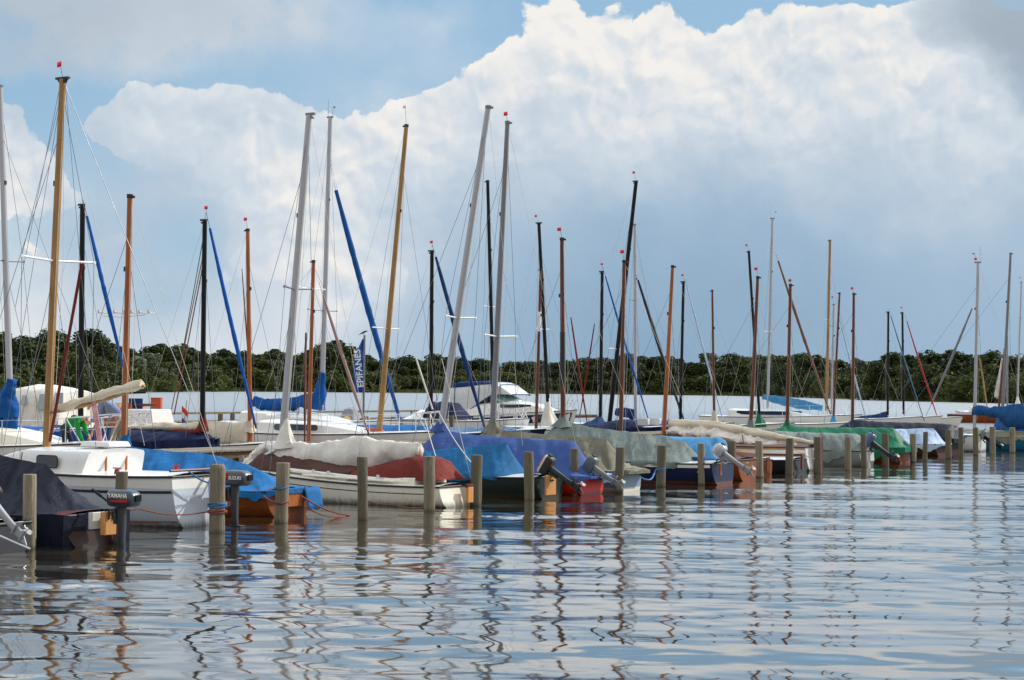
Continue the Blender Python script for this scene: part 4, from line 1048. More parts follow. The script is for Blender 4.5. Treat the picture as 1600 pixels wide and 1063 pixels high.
e = m.build('ensign', [M_RED, M_WHITE, T_BRIGHT], o); sm = e.modifiers.new('t', 'SOLIDIFY'); sm.thickness = .01
m = MB(); m.tube([b.cl(272, 648), b.cl(318, 410)], .018, 6); m.tube([b.cl(268, 640), b.cl(317, 400)], .014, 6); m.build('halyard_bundle', M_ROPER, b.root)
m = MB(); m.tube([b.cl(270, 612), b.cl(280, 580), b.cl(318, 370)], .014, 6); m.build('green_halyard', mat('green_rope', (70, 110, 80), .9), b.root)
b = rb('sailboat with an orange brown mast and a cream cover hanging from its boom', (391, 690), 15.0, 6.8, 1.9, 1.6, .6, .85, M_WHITE, M_GREYW)
b.mast((391, 694), (387, 359), .074, .058, W_ORANGE, True, 'plain', deckz=.8, fp=(-3, 13))
b.sausage([(388, 676), (360, 676), (330, 672), (318, 670)], [.14, .18, .18, .12], [.36, .32, .30, .2], T_CREAM, 'sail_cover', .05)
b.skirt((390, 655), (390, 676), .09, .2, T_CREAM)
b.spar((378, 420), (398, 690), .022, T_MAROON, 'halyard_bundle')
b = rb('sailboat with an orange varnished mast and a furled brown foresail', (482, 690), 16.0, 6.6, 1.8, 2.4, .5, .75, W_HULL, W_MAHOG)
b.mast((482, 692), (490, 408), .070, .056, W_ORANGE, False, 'plain', deckz=.7, spr=(486, 452), sprl=.8)
b.spar((505, 462), (574, 672), .058, mat('pinkish_brown_sail', (150, 124, 120), .8))
b.spar((478, 520), (476, 690), .05, W_BROWN, 'gaff')
b = rb('white yacht with a tan leaning mast, pulpit rails and a brick red sail cover', (591, 690), 14.2, 8.6, 2.5, 2.6, .95, 1.1, M_WHITE, M_WHITE)
b.mast((591, 692), (635, 196), .095, .070, W_TAN, True, 'plain', spr=(609, 514), sprl=.75, deckz=1.1, wand=M_WHITE, fp=(-2, 26))
b.cabin(1.6, 6.0, 1.0, .6, .42, .3, M_WHITE, .5, .1)
b.panel('cabin_window', M_GLASS, 2.4, 4.2, b.zs(3)+.14, b.zs(3)+.3, .96, .07, frame=M_DARK)
b.sausage([(598, 680), (575, 680), (556, 688), (530, 693), (512, 697)], [.2, .22, .18, .12, .06], [.20, .24, .18, .10, .05], T_BRICK, 'sail_cover', .04)
b.railing(3.2, 7.8, .62, M_WHITE, 4)
m = MB(); m.tube([b.cl(650, 560), b.cl(676, 640)], .03, 7); m.build('spinnaker_pole', M_GREYW, b.root)
b = rb('yacht with a tall silver mast, blue boom cover and a thick blue furled genoa', (503, 660), 24.0, 9.0, 2.7, 4.0, 1.0, 1.25, M_WHITE, M_WHITE)
b.mast((502, 660), (516, 184), .105, .085, M_ALU, False, 'instrument', spr=(507, 486), sprl=1.0, deckz=1.5, sprm=M_ALUG)
b.spar((525, 298), (626, 660), .125, T_ROYAL, bulge=.6)
b.sausage([(504, 582), (501, 600), (498, 620), (496, 640)], [.14, .2, .26, .28], [.15, .22, .32, .32], T_ROYAL, 'sail_cover', .04)
b.sausage([(498, 624), (470, 629), (440, 633), (412, 632), (396, 628)], [.24, .22, .2, .16, .1], [.38, .28, .27, .25, .22], T_ROYAL, 'boom_cover', .05)
b.cabin(1.5, 6.4, 1.1, .6, .5, .4, M_WHITE, .5, .1)
b = rb('sailboat with a black mast and a dark navy furled foresail', (673, 665), 16.5, 6.8, 2.0, 3.0, .7, .95, mat('blue_hull', (24, 92, 150), .4), M_GREYW)
b.mast((673, 668), (675, 393), .078, .070, M_BLACK, True, 'crane', deckz=.9, fp=(0, 12))
b.spar((681, 402), (757, 667), .085, T_DKBLUE)
b.cover([(560, 664), (600, 664), (650, 664), (690, 667), (700, 676)], T_BLUE, .3, pw=1.6)
b = rb('sailboat with a thin black mast under a grey blue and bright blue cover', (772, 662), 17.0, 6.8, 2.0, 2.4, .7, .95, M_NAVY, M_GREYW)
b.mast((772, 662), (762, 283), .078, .066, M_BLACK, False, 'plain', deckz=.9, spr=(768, 480), sprl=.4)
b.cover([(668, 672), (690, 668), (740, 667), (800, 668), (835, 674)], fabric('grey_blue_tarpaulin', (92, 118, 152), .4), .16, pw=1.5)
b.sausage([(765, 676), (740, 676), (706, 679)], [.16, .18, .08], [.14, .12, .05], T_BRIGHT, 'sail_cover', .03)
b = rb('sailboat with a black mast and a white cloth tied round its foot', (857, 650), 18.0, 6.6, 1.9, 2.2, .7, .9, M_WHITE, M_GREYW)
b.mast((857, 648), (842, 349), .085, .070, M_BLACK, True, 'tee', deckz=.9, spr=(851, 515), sprl=.55, fp=(-4, 9))
b.skirt((856, 622), (853, 666), .08, .46, T_WHITE, lean=-.2)
b = rb('sailboat with a two tone brown mast carrying a white band', (838, 660), 15.4, 6.4, 1.8, 2.2, .55, .8, W_HULL, W_MAHOG)
b.mast((838, 662), (845, 421), .062, .05, W_BROWN, False, 'plain', deckz=.75, bands=((.62, .74, M_WHITE),))
b.spar((892, 496), (918, 664), .04, T_MAROON, 'gaff')
b = rb('sailboat with a black mast and a blue cover peaked at its foot', (937, 650), 19.0, 6.6, 2.0, 1.6, .7, .95, M_NAVY, M_GREYW)
b.mast((938, 652), (941, 425), .082, .072, M_BLACK, True, 'crane', deckz=.9, fp=(0, 10))
b.spar((946, 432), (1013, 655), .05, T_BRIGHT)
b.cover([(880, 672), (900, 666), (925, 657), (938, 648), (946, 660), (950, 676)], T_DKBLUE, .35, pw=1.0)
b.spar((929, 506), (906, 650), .038, T_MAROON, 'gaff')
b = rb('sailboat with a leaning black mast and a navy canopy with a white window', (952, 664), 15.6, 7.2, 2.2, 3.0, .75, 1.0, M_NAVY, M_GREYW)
b.mast((952, 662), (994, 284), .098, .080, M_BLACK, True, 'crane', deckz=1.1, fp=(-3, 12), spr=(965, 546), sprl=.6)
b.cover([(930, 676), (945, 660), (975, 655), (1000, 657), (1012, 668), (1020, 682)], T_NAVYC, .2, pw=2.2)
b.panel('canopy_window', M_PLASTIC, 5.9, 6.4, 1.02, 1.3, .5, .05, th=.2)
b = rb('sailboat with a silver mast, a black furled foresail and a bright blue hull cover', (993, 660), 21.0, 7.4, 2.2, 3.4, .75, 1.0, M_WHITE, M_GREYW)
b.mast((993, 662), (992, 351), .085, .07, M_ALU, False, 'plain', deckz=1.0, spr=(992, 470), sprl=.4, sprm=M_ALUG)
b.spar((997, 438), (1068, 655), .09, mat('black_sail_sleeve', (22, 28, 40), .7))
b.cover([(975, 660), (1000, 657), (1050, 656), (1066, 660), (1072, 672)], T_BRIGHT, .3, pw=1.5)
b.sausage([(990, 648), (978, 645), (962, 644)], [.2, .2, .14], [.3, .25, .2], T_DKBLUE, 'sail_cover', .04)
b = rb('sailboat with a black mast and a white furled foresail', (1062, 655), 18.5, 6.8, 2.0, 3.0, .7, .95, M_WHITE, M_GREYW)
b.mast((1063, 655), (1068, 441), .078, .068, M_BLACK, True, 'crane', deckz=1.0, fp=(-1, 9))
b.spar((1074, 450), (1130, 658), .045, T_PALE)
b.cover([(1000, 668), (1030, 660), (1064, 655), (1080, 664), (1092, 676)], T_BRIGHT, .3, pw=1.3)
b = rb('sailboat with a slim brown mast and a pale cloth bundle round its foot', (1116, 650), 16.0, 6.2, 1.8, 2.2, .6, .8, W_HULL, W_MAHOG)
b.mast((1116, 660), (1113, 454), .062, .048, W_BROWN, False, 'plain', deckz=.8)
b.skirt((1116, 642), (1116, 662), .10, .22, T_CREAM)
b = rb('sailboat with a black mast in a green boot and green cover', (1187, 655), 16.5, 6.8, 2.0, 2.0, .65, .9, M_WHITE, M_GREYW)
b.mast((1187, 655), (1170, 393), .076, .066, M_BLACK, True, 'plain', deckz=.95, fp=(-3, 8))
b.skirt((1185, 642), (1188, 668), .07, .36, T_GREEN)
b.cover([(1130, 664), (1150, 663), (1180, 664), (1200, 668), (1204, 676)], T_GREEN, .25, pw=1.4)
b = rb('white yacht with a silver mast, guard rails and a light blue boom cover', (1200, 650), 21.0, 9.6, 2.7, 5.4, 1.0, 1.2, M_WHITE, M_WHITE)
b.mast((1199, 655), (1207, 342), .082, .07, M_ALU, False, 'instrument', deckz=1.5, spr=(1203, 519), sprl=.6)
b.spar((1216, 408), (1298, 648), .085, mat('brown_sail_sleeve', (104, 74, 62), .8))
b.sausage([(1192, 620), (1220, 626), (1250, 632), (1285, 638)], [.08, .1, .12, .06], [.15, .26, .30, .16], T_SKY, 'boom_cover', .03)
b.cabin(2.0, 7.2, 1.1, .7, .45, .3, M_WHITE, .5, .1)
b.panel('cabin_window', M_NAVY, 2.6, 6.0, b.zs(3)+.14, b.zs(3)+.36, 1.02, .08)
b.railing(4, 8.8, .62, M_WHITE, 4)
b.skirt((1200, 640), (1199, 652), .1, .22, T_CREAM)
b = rb('sailboat with a thick tan mast behind the white railed yacht', (1292, 650), 24, 7.6, 2.2, 2.6, .8, 1.0, M_WHITE, M_GREYW)
b.mast((1291, 650), (1297, 376), .105, .085, W_TAN, False, 'crane', deckz=1.2, spr=(1294, 500), sprl=.35)
b = rb('sailboat with a brown mast in a blue boot and a white furled foresail', (1302, 655), 16.0, 6.6, 1.9, 2.4, .65, .9, M_WHITE, M_GREYW)
b.mast((1302, 660), (1312, 458), .068, .052, W_BROWN, False, 'plain', deckz=.95)
b.spar((1315, 512), (1352, 650), .05, T_PALE)
b.skirt((1302, 650), (1302, 664), .1, .26, T_SKY)
b = rb('sailboat with a slender silver mast half hidden by the brown one', (1299, 650), 19, 6.6, 1.9, 2.4, .65, .9, M_WHITE, M_GREYW)
b.mast((1299, 650), (1303, 476), .06, .05, M_ALU, True, 'plain', deckz=1.0, fp=(-2, 10), spr=(1302, 510), sprl=.3, sprm=M_ALUG)
b = rb('sailboat with a black mast and a white laced blue boom cover', (1387, 655), 19, 6.8, 2.0, 2.4, .7, .95, M_WHITE, M_GREYW)
b.mast((1387, 655), (1388, 488), .08, .07, M_BLACK, False, 'crane', deckz=1.0)
b.spar((1392, 494), (1443, 654), .045, mat('teal_sail_sleeve', (54, 104, 132), .8))
b.sausage([(1386, 648), (1370, 652), (1345, 655), (1320, 657)], [.16, .18, .16, .1], [.22, .2, .18, .12], T_DKBLUE, 'boom_cover', .03)
b = rb('sailboat with a black mast, red furled foresail and red pennant', (1412, 655), 19.5, 6.8, 2.0, 2.8, .7, .95, M_WHITE, M_GREYW)
b.mast((1412, 655), (1410, 489), .08, .07, M_BLACK, True, 'crane', deckz=1.0, fp=(-1, 7))
b.spar((1417, 502), (1466, 656), .055, mat('red_sail_sleeve', (156, 30, 36), .8))
b = rb('low white boat carrying a lowered grey mast at a slant', (1455, 662), 20, 6.4, 1.9, 2.4, .6, .8, M_WHITE, M_GREYW)
b.spar((1519, 482), (1455, 632), .10, M_ALUG, 'lowered_mast', bulge=.5)
b.line('support_strut', M_WIRE, [b.cl(1458, 626), b.cl(1440, 664)], .02)
b = rb('sailboat with a short brown gaff mast and a white hanging sail', (1561, 655), 21, 6.6, 1.9, 2.2, .7, .9, W_HULL, W_MAHOG)
b.mast((1559, 655), (1570, 546), .10, .08, W_BROWN, False, 'plain', deckz=1.0)
m = MB(); rows = []
for i in range(14):
    k = i/13; a = b.cl(1567-k*7, 560+k*64); c = b.cl(1565-k*12, 560+k*60)
    rows.append([a.lerp(c, j/4)+Vector((0, .06*math.sin(k*9+j), .03*math.sin(j*3+k*7))) for j in range(5)])
m.grid(rows); o = m.build('hanging_sail', T_WHITE, b.root); sm = o.modifiers.new('t', 'SOLIDIFY'); sm.thickness = .02
b = rb('yacht with a pale mast and white mast boot near the right edge', (1590, 655), 23, 7.6, 2.2, 2.6, .8, 1.0, M_WHITE, M_GREYW)
b.mast((1589, 655), (1596, 441), .08, .07, M_ALU, True, 'plain', deckz=1.0, fp=(-2, 6))
b.skirt((1590, 618), (1590, 640), .08, .4, T_WHITE)
b = rb('sailboat with a tan slanted spar and grey mast by the white hanging sail', (1574, 655), 26, 7.6, 2.2, 2.6, .8, 1.0, M_WHITE, M_GREYW)
b.mast((1574, 655), (1574, 526), .09, .075, M_ALUG, False, 'plain', deckz=1.1)
b.spar((1531, 560), (1543, 640), .08, W_TAN, 'slanted_spar')
# ------------------------------------------------------------------ boats at the far jetty
GC = 'motorboats at the far jetty'
def fb(name, label, cat, px, perp, L, B, fs, fb_, hull, deck, heading=HB, tb=.85, **k):
    g = on_perp(px, perp); return Boat(name, label, cat, g, heading, L, B, fs, fb_, tb, hull, deck, GC, **k)
# white and navy cabin cruiser; px of the stern
b = fb('cabin_cruiser', 'white and navy cabin cruiser with a clear sided canopy, bow to the right', 'motorboat', 694, 31, 8.0, 2.7, 1.0, 1.5, M_WHITE, M_WHITE, sag=-.05)
b.strip('navy_topsides', M_NAVY, .1, 7.85, .14, .42, .01)
sx = lambda px: b.cl(px, 640).x
zz = lambda px, py: b.cl(px, py).z
x0, x1 = sx(722), sx(872)
m = MB(); rows = []
for px, top, w in ((705, 640, 1.15), (730, 632, 1.2), (770, 630, 1.2), (810, 627, 1.1), (840, 632, .85), (866, 640, .45), (878, 645, .1)):
    x = sx(px); zt = zz(px, top); zb = b.zs(x)-.03
    rows.append([Vector((x, w*v, zb+(max(.02, zt-zb))*q)) for v, q in ((1, 0), (.97, .5), (.9, .86), (.75, 1), (0, 1.05), (-.75, 1), (-.9, .86), (-.97, .5), (-1, 0))])
m.grid(rows); n = len(m.v); m.build('deckhouse', M_WHITE, b.root, ang=45)
b.panel('side_window', M_GLASS, sx(798), sx(846), zz(820, 637), zz(820, 632), 1.08, .05, th=.04)
m = MB(); rows = []
for py, px_, w in ((630, 822, 1.05), (622, 806, 1.02), (614, 792, .92)):
    rows.append([Vector((sx(px_)-.9*abs(v)**2.2, w*v, zz(px_, py))) for v in np.linspace(1, -1, 15)])
m.grid(rows); o = m.build('windscreen', M_SHIELD, b.root); sm = o.modifiers.new('t', 'SOLIDIFY'); sm.thickness = .02
m = MB()
for r in (rows[0], rows[-1]): m.tube(r, .03, 6)
for v in (2, 7, 12): m.tube([rows[0][v], rows[-1][v]], .025, 6)
m.build('windscreen_frame', M_WHITE, b.root)
m = MB(); rws = []
for px_, top, bot, w in ((720, 602, 632, 1.1), (728, 599, 648, 1.15), (745, 598, 645, 1.15), (765, 597, 630, 1.12), (784, 598, 617, 1.08), (796, 602, 617, 1.04), (808, 612, 617, 1.0), (814, 617, 618.5, .95)):
    x = sx(px_); zt, zb = zz(px_, top), zz(px_, bot); rws.append([Vector((x, w*v, zb+(zt-zb)*q)) for v, q in ((1, 0), (1, .5), (.97, .85), (.8, 1), (0, 1.04), (-.8, 1), (-.97, .85), (-1, .5), (-1, 0))])
b0 = m.grid(rws); m.face([b0+k for k in range(9)]); m.build('canopy_screen', M_PLASTIC, b.root)
m = MB(); r2 = [[p+Vector((0, .012*(1 if p.y > 0 else -1), .015)) for p in r[2:7]] for r in rws[:5]]; m.grid(r2[:5]); o = m.build('canopy_roof', T_DKBLUE, b.root); sm = o.modifiers.new('t', 'SOLIDIFY'); sm.thickness = .03
m = MB()
for r in rws[1::2]: m.tube([p*1.0+Vector((0, .015*(1 if p.y > 0 else -1), .01)) for p in r], .02, 6)
for sg in (0, 8): m.tube([r[sg] for r in rws], .018, 6)
m.tube([rws[0][0]+Vector((-.1, 0, -.2)), rws[0][3]+Vector((-.12, 0, 0))], .07, 6)
m.build('canopy_piping', T_DKBLUE, b.root)
b.railing(4.4, 7.6, .45, None, 4)
for x in (3.2, 5.2):
    m = MB(); m.tube([(x, -1.42, b.zs(x)-.55), (x, -1.42, b.zs(x)-.45), (x, -1.42, b.zs(x)-.05), (x, -1.42, b.zs(x)+.02)], [.05, .12, .12, .04], 10); m.build('fender', M_GREYW, b.root)
m = MB()
for k in range(16):
    a0, a1 = k*math.pi/8, (k+1)*math.pi/8; m.tube([(4.0+.26*math.cos(a0), -1.4, b.zs(4)-.05+.18*math.sin(a0)), (4.0+.26*math.cos(a1), -1.4, b.zs(4)-.05+.18*math.sin(a1))], .07, 8)
m.build('life_ring', M_GREYW, b.root)
# boat with navy sprayhood left of it
b = fb('sprayhood_boat', 'open boat with a folded navy sprayhood left of the white and navy cruiser', 'motorboat', 640, 30, 7, 2.3, .9, 1.1, M_WHITE, M_WHITE)
b.cover([(672, 634), (690, 627), (716, 630), (722, 640), (726, 652)], T_NAVYC, .1, pw=1.8, hw=.8, edge=1.15, name='sprayhood')
b.sausage([(674, 632), (690, 640), (705, 646)], [.3, .3, .2], [.14, .16, .1], T_NAVY, 'folded_hood', .05)
b.railing(3, 6.4, .5, M_WHITE, 3)
b.cover([(640, 652), (660, 640), (690, 650), (720, 652)], M_WHITE, 0, pw=2, hw=.9, edge=.95, name='foredeck', wr=.0)
# inflatable with a covered motor
b = fb('inflatable_boat', 'grey inflatable boat with a covered outboard under the blue banner', 'inflatable', 492, 28, 4.6, 2.0, .62, .75, M_RIB, M_GREYW, tb=.9)
m = MB()
for sg in (1, -1): m.tube([(-.35, .86*sg, .62), (.6, .88*sg, .62), (2.6, .86*sg, .66), (3.9, .5*sg, .82), (4.5, .0*sg, .95)], [.10, .27, .28, .27, .24], 12)
m.build('side_tube', M_RIB, b.root)
m = MB(); rows = []
for z, hx, hy in ((.75, .42, .34), (1.0, .40, .33), (1.3, .33, .28), (1.55, .26, .2), (1.62, .1, .08)): rows.append([Vector((b.cl(546, 640).x+a+.1*(z-1), c, z)) for a, c in rrect(0, 0, hx, hy, .12)])
b0 = m.grid(rows, close_v=True); n = len(rows[0]); m.face([b0+4*n+k for k in range(n)]); m.build('console_cover', fabric('grey_boat_cover', (150, 152, 160), .2), b.root)
m = MB(); m.tube([b.cl(540, 655, -1.15), b.cl(544, 655, -1.18)], .12, 10); m.build('badge', mat('yellow_badge', (222, 176, 60), .6), b.root)
# white motorboat
b = fb('white_motorboat', 'low white motorboat beneath the tall silver mast and its blue boom cover', 'motorboat', 392, 27, 7.5, 2.4, .85, 1.05, M_WHITE, M_WHITE)
b.cabin(1.2, 6.0, 1.0, .6, .55, .4, M_WHITE, .6, .25)
b.panel('cabin_window', M_GLASS, 2.0, 3.6, b.zs(3)+.18, b.zs(3)+.36, .95, .06)
for px in (426, 458, 475, 500): m = MB(); m.tube([b.cl(px, 688, -1), b.cl(px, 656, -1)], .035, 6); m.build('stanchion', M_WHITE, b.root)
# orange wooden boat with an aerial
b = fb('wooden_motorboat', 'orange varnished motorboat with a wide aerial on a thin white mast', 'motorboat', 128, 33, 7.4, 2.4, .8, 1.0, W_ORANGE, W_ORANGE)
px0 = lambda px, py, yo=0: b.cl(px, py, yo)
m = MB(); rows = []
for px_, top in ((170, 634), (178, 630), (205, 630), (214, 646)):
    p = px0(px_, top); rows.append([Vector((p.x, .8*v, .8+(max(.85, p.z)-.8)*q)) for v, q in ((1, 0), (.95, .9), (.6, 1), (-.6, 1), (-.95, .9), (-1, 0))])
b0 = m.grid(rows); m.face([b0+k for k in range(6)]); m.face([b0+18+k for k in range(6)][::-1]); m.build('wheelhouse', W_ORANGE, b.root)
m = MB(); p = px0(210, 633); q = px0(242, 633); m.tube([(p.x, 0, p.z), (q.x, 0, q.z)], .06, 8); m.build('red_spar', W_MAHOG, b.root)
m = MB(); p = px0(233, 650); m.box((p.x, 0, p.z-.1), (1.6, 1.5, .75), taper=.8); m.build('white_cabin', M_WHITE, b.root, bevel=.06)
m = MB(); a_ = px0(192, 650); t_ = px0(193, 474); m.tube([a_, t_], [.05, .02], 8); o = m.build('aerial_mast', M_WHITE, b.root)
m = MB(); l_, r_ = px0(153, 489), px0(235, 489); m.tube([l_, r_], .02, 6); m.tube([px0(160, 494), px0(190, 496), px0(228, 492)], .015, 6)
for px in (155, 170, 179, 195, 206, 218, 233): p = px0(px, 489); m.tube([p+Vector((0, -.45, 0)), p+Vector((0, .45, 0))], .012, 5); m.box(p+Vector((0, 0, .06)), (.10, .1, .10))
m.build('aerial', M_GREYW, o)
m = MB(); m.tube([px0(135, 616), px0(227, 613)], .06, 6); m.build('dark_spar', M_BLACK, b.root)
m = MB(); p = px0(212, 640); m.box((p.x, 0, p.z), (.7, .06, .9)); m.build('blue_flag', T_DKBLUE, b.root)
# white tent boat
b = fb('tent_boat', 'white motorboat closed in by a tall white canvas tent with clear windows', 'motorboat', 8, 27.5, 6.6, 2.5, .95, 1.15, M_WHITE, M_WHITE)
b.strip('dark_stripe', M_NAVY, .1, 6.4, .30, .5, .01)
m = MB(); rows = []
for px_, top, bot in ((26, 616, 650), (32, 609, 652), (60, 604, 654), (86, 605, 655), (112, 609, 655), (124, 613, 655)):
    p = b.cl(px_, top); z0 = b.zs(p.x); rows.append([Vector((p.x, 1.05*v, z0+(p.z-z0)*q)) for v, q in ((1, 0), (.98, .4), (.93, .8), (.7, .97), (0, 1.05), (-.7, .97), (-.93, .8), (-.98, .4), (-1, 0))])
b0 = m.grid(rows); m.face([b0+k for k in range(9)]); e = b0+9*5; m.face([e+k for k in range(9)][::-1]); tt = m.build('canvas_tent', T_WHITE, b.root, ang=50)
for pxa, pxb, pya, pyb in ((32, 42, 618, 632), (58, 72, 616, 640), (82, 100, 614, 638)):
    m = MB(); a, c = b.cl(pxa, pyb, -1.05), b.cl(pxb, pya, -1.05); m.prism([(a.x, -1.07, a.z), (c.x, -1.07, a.z), (c.x-.05, -1.02, c.z), (a.x+.1, -1.02, c.z)], (0, -.02, 0)); m.build('foil_window', mat('foil_window', (168, 174, 178), .3), tt)
b.railing(3.6, 6.2, .4, None, 3)
# ------------------------------------------------------------------ far right small craft
b = fb('white_motorboat', 'white launch with a pale cabin beyond the slanted grey spar on the right', 'motorboat', 1500, 26, 6.6, 2.2, .85, 1.05, M_WHITE, M_WHITE)
b.cabin(1, 4.6, .9, .6, .5, .4, M_CREAM, .5, .2)
b = fb('white_motorboat', 'white open launch moored beyond the green boot and cover', 'motorboat', 1130, 24, 7, 2.2, .95, 1.15, M_WHITE, M_WHITE)
b.cabin(2, 5.6, .9, .6, .4, .3, M_WHITE, .5, .2)
# ------------------------------------------------------------------ mooring posts
M_POST = None
def post_mat(name, c1, c2, moss):
    m, t, p = newmat(name)
    tc = t.n('ShaderNodeTexCoord').outputs['Object']; oi = t.n('ShaderNodeObjectInfo').outputs['Random']
    off = t.n('ShaderNodeCombineXYZ'); t.l(t.m('MULTIPLY', oi, 40.0), off.inputs[2]); v = t.vm('ADD', tc, off.outputs[0])
    g = t.noise(t.scale_vec(v, (16, 16, .9)), 1.2, 6, .65, .6); b = t.noise(v, 2.6, 5, .6); k = t.noise(t.scale_vec(v, (1, 1, .5)), 6, 5, .7)
    base = t.mix(t.mr(g, .3, .7), lin(c1), lin(c2))
    base = t.mix(t.mr(b, .42, .7, 0, moss), base, lin((92, 96, 58)))
    base = t.mix(t.mr(k, .60, .72, 0, .75), base, lin((52, 46, 36)))
    sp = t.n('ShaderNodeSeparateXYZ'); t.l(tc, sp.inputs[0])
    wet = t.mr(t.m('ADD', sp.outputs[2], t.m('MULTIPLY', b, -.22)), -.14, -.02, 1, 0, True)
    base = t.mix(t.m('MULTIPLY', wet, .85), base, lin((34, 30, 22)))
    base = t.mix(t.mr(oi, 0, 1, 0, .5), base, lin((88, 82, 70)))
    t.l(base, p.inputs['Base Color']); p.inputs['Roughness'].default_value = .85
    bp = t.n('ShaderNodeBump'); bp.inputs['Strength'].default_value = 1.0; bp.inputs['Distance'].default_value = .035; t.l(t.m('ADD', g, t.m('MULTIPLY', k, .5)), bp.inputs['Height']); t.l(bp.outputs[0], p.inputs['Normal'])
    return m
PM_GREY = post_mat('weathered_grey_post', (112, 103, 88), (168, 158, 140), .3)
PM_GREEN = post_mat('mossy_post', (84, 79, 66), (124, 117, 100), .42)
def post(loc, top, r, mt, label, group, name='mooring_post', lean=(0, 0), dome=.02):
    m = MB(); rows = []; sd = random.random()*90; N = 16
    zs_ = [-1.2, -.4, 0, .15, .3, .5, .7, .85, top-.06, top-.03, top-.008, top]
    for i, z in enumerate(zs_):
        k = 1+.09*fbm(sd, z*1.2, 3)
        if i == len(zs_)-3: k *= .985
        if i == len(zs_)-2: k *= .985
        if i == len(zs_)-1: k *= (.80 if dome > .03 else .955)
        rows.append([Vector((math.cos(a)*r*k*(1+.07*fbm(math.cos(a)*1.5+sd, math.sin(a)*1.5, z*.5))+lean[0]*z, math.sin(a)*r*k*(1+.07*fbm(math.cos(a)*1.5+sd, math.sin(a)*1.5, z*.5))+lean[1]*z, z+(dome if i == len(zs_)-1 else 0))) for a in np.linspace(0, 2*math.pi, N+1)[:-1]])
    b0 = m.grid(rows, close_v=True); e = b0+(len(zs_)-1)*N; m.face([e+k for k in range(N)])
    o = m.build(name, mt, None, ang=45); o.location = (loc.x, loc.y, 0)
    return tag(o, label, 'mooring post', group)
POSTS = [(46, 741, 858, 0, 'nearest grey mooring post standing in front of the navy tarpaulin'), (186, 737, 850, 1, 'mossy mooring post behind the slate blue outboard motor'),
 (339, 729, 832, 0, 'round topped grey post wrapped with blue and red rope'), (439, 723, 818, 0, 'grey mooring post at the stern of the bright blue tarpaulin'),
 (567, 714, 812, 1, 'olive topped post in front of the middle of the cream sailboat'), (671, 713, 800, 0, 'grey post in front of the maroon cockpit cover of the cream sailboat'),
 (743, 711, 790, 1, 'mossy post just behind the transom of the cream sailboat'), (827, 706, 783, 1, 'mossy post in front of the dark green hull'),
 (899, 701, 775, 1, 'mossy post with a striped motor leg resting against it'), (967, 699, 770, 1, 'brown mossy post at the edge of the mouldy grey tarpaulin'),
 (1032, 696, 760, 1, 'mossy post with a blue rope in front of the navy hull'), (1096, 693, 758, 0, 'pale grey post in front of the end of the long grey tarpaulin'),
 (1142, 689, 750, 1, 'mossy post behind the silver tilted motor'), (1187, 689, 747, 0, 'grey brown post in front of the varnished brown stern'),
 (1233, 685, 742, 1, 'mossy post in front of the black hulled dinghy'), (1278, 683, 740, 1, 'dark mossy post touching the mahogany rudder of the cream sail boat'),
 (1325, 683, 735, 0, 'pale grey post in front of the flat topped grey tarpaulin'), (1350, 678, 731, 1, 'mossy post left of the tilted blue motor'),
 (1384, 677, 728, 1, 'mossy post in front of the emerald green tarpaulin'), (1427, 678, 723, 0, 'pale grey post between the green and the pale blue tarpaulin'),
 (1445, 675, 720, 1, 'mossy post in front of the pale blue tarpaulin'), (1482, 672, 718, 1, 'mossy post in front of the end of the navy tarpaulin'),
 (1502, 668, 715, 1, 'mossy post between the navy tarpaulin and the small white boat'), (1525, 668, 712, 1, 'mossy post in front of the small white boat'),
 (1551, 667, 710, 0, 'grey post between the small white boat and the turquoise hull'), (1582, 668, 708, 0, 'last grey post in front of the turquoise hull')]
for px, pt, pb, k, lab in POSTS:
    g = G(px, pb); top = EYE-(pt-608.4-(px-800)*math.tan(_rho))*g.y/FPX
    post(g, top, random.uniform(.092, .122) if px != 339 else .138, PM_GREEN if k else PM_GREY, lab, 'posts along the open water', lean=(random.uniform(-.035, .03), random.uniform(-.03, .03)), dome=.04 if px == 339 else 0)
# ------------------------------------------------------------------ jetties
M_PLANK = wood('weathered_planks', (112, 106, 96), (160, 152, 140), .85, axis=1, sc=4)
def jetty(perp, width, z, s0, s1, label, lumps=True):
    r = empty('jetty', ROW0+ND*perp, rad(60)); tag(r, label, 'jetty', 'timber jetties')
    m = MB(); x = s0; k = 0
    while x < s1:
        m.box((x, 0, z-.02+random.uniform(-.004, .004)), (.135, width+random.uniform(-.03, .03), .04)); x += .145
    m.build('deck', M_PLANK, r)
    m = MB()
    for y in (-width/2+.12, width/2-.12): m.box(((s0+s1)/2, y, z-.13), (s1-s0, .10, .17))
    m.build('beam', wood('beam_wood', (84, 70, 54), (118, 100, 78), .9, axis=0), r)
    x = s0+.5
    while x < s1:
        for y in (-width/2+.1, width/2-.1):
            q = MB(); q.tube([(x, y, -1.2), (x, y, z-.22)], .09, 8); q.build('pile', PM_GREY, r)
        x += 4
    return r
jetty(11.7, 1.9, .80, -36, 44, 'grey plank jetty where the two people stoop')
jetty(36.5, 1.6, .85, -16, 60, 'far timber jetty with a low rail beyond the second row of boats')
m = MB()
r = empty('guard_rail', ROW0+ND*35.7, rad(60)); tag(r, 'low wooden guard rail along the far timber jetty', 'railing')
q = MB(); q.box((20, 0, 1.22), (70, .05, .10)); q.build('rail', wood('rail_wood', (112, 96, 66), (150, 132, 92), .9, axis=0), r)
for x in range(-14, 56, 3): q = MB(); q.box((x, 0, 1.0), (.09, .09, .44)); q.build('upright', PM_GREEN, r)
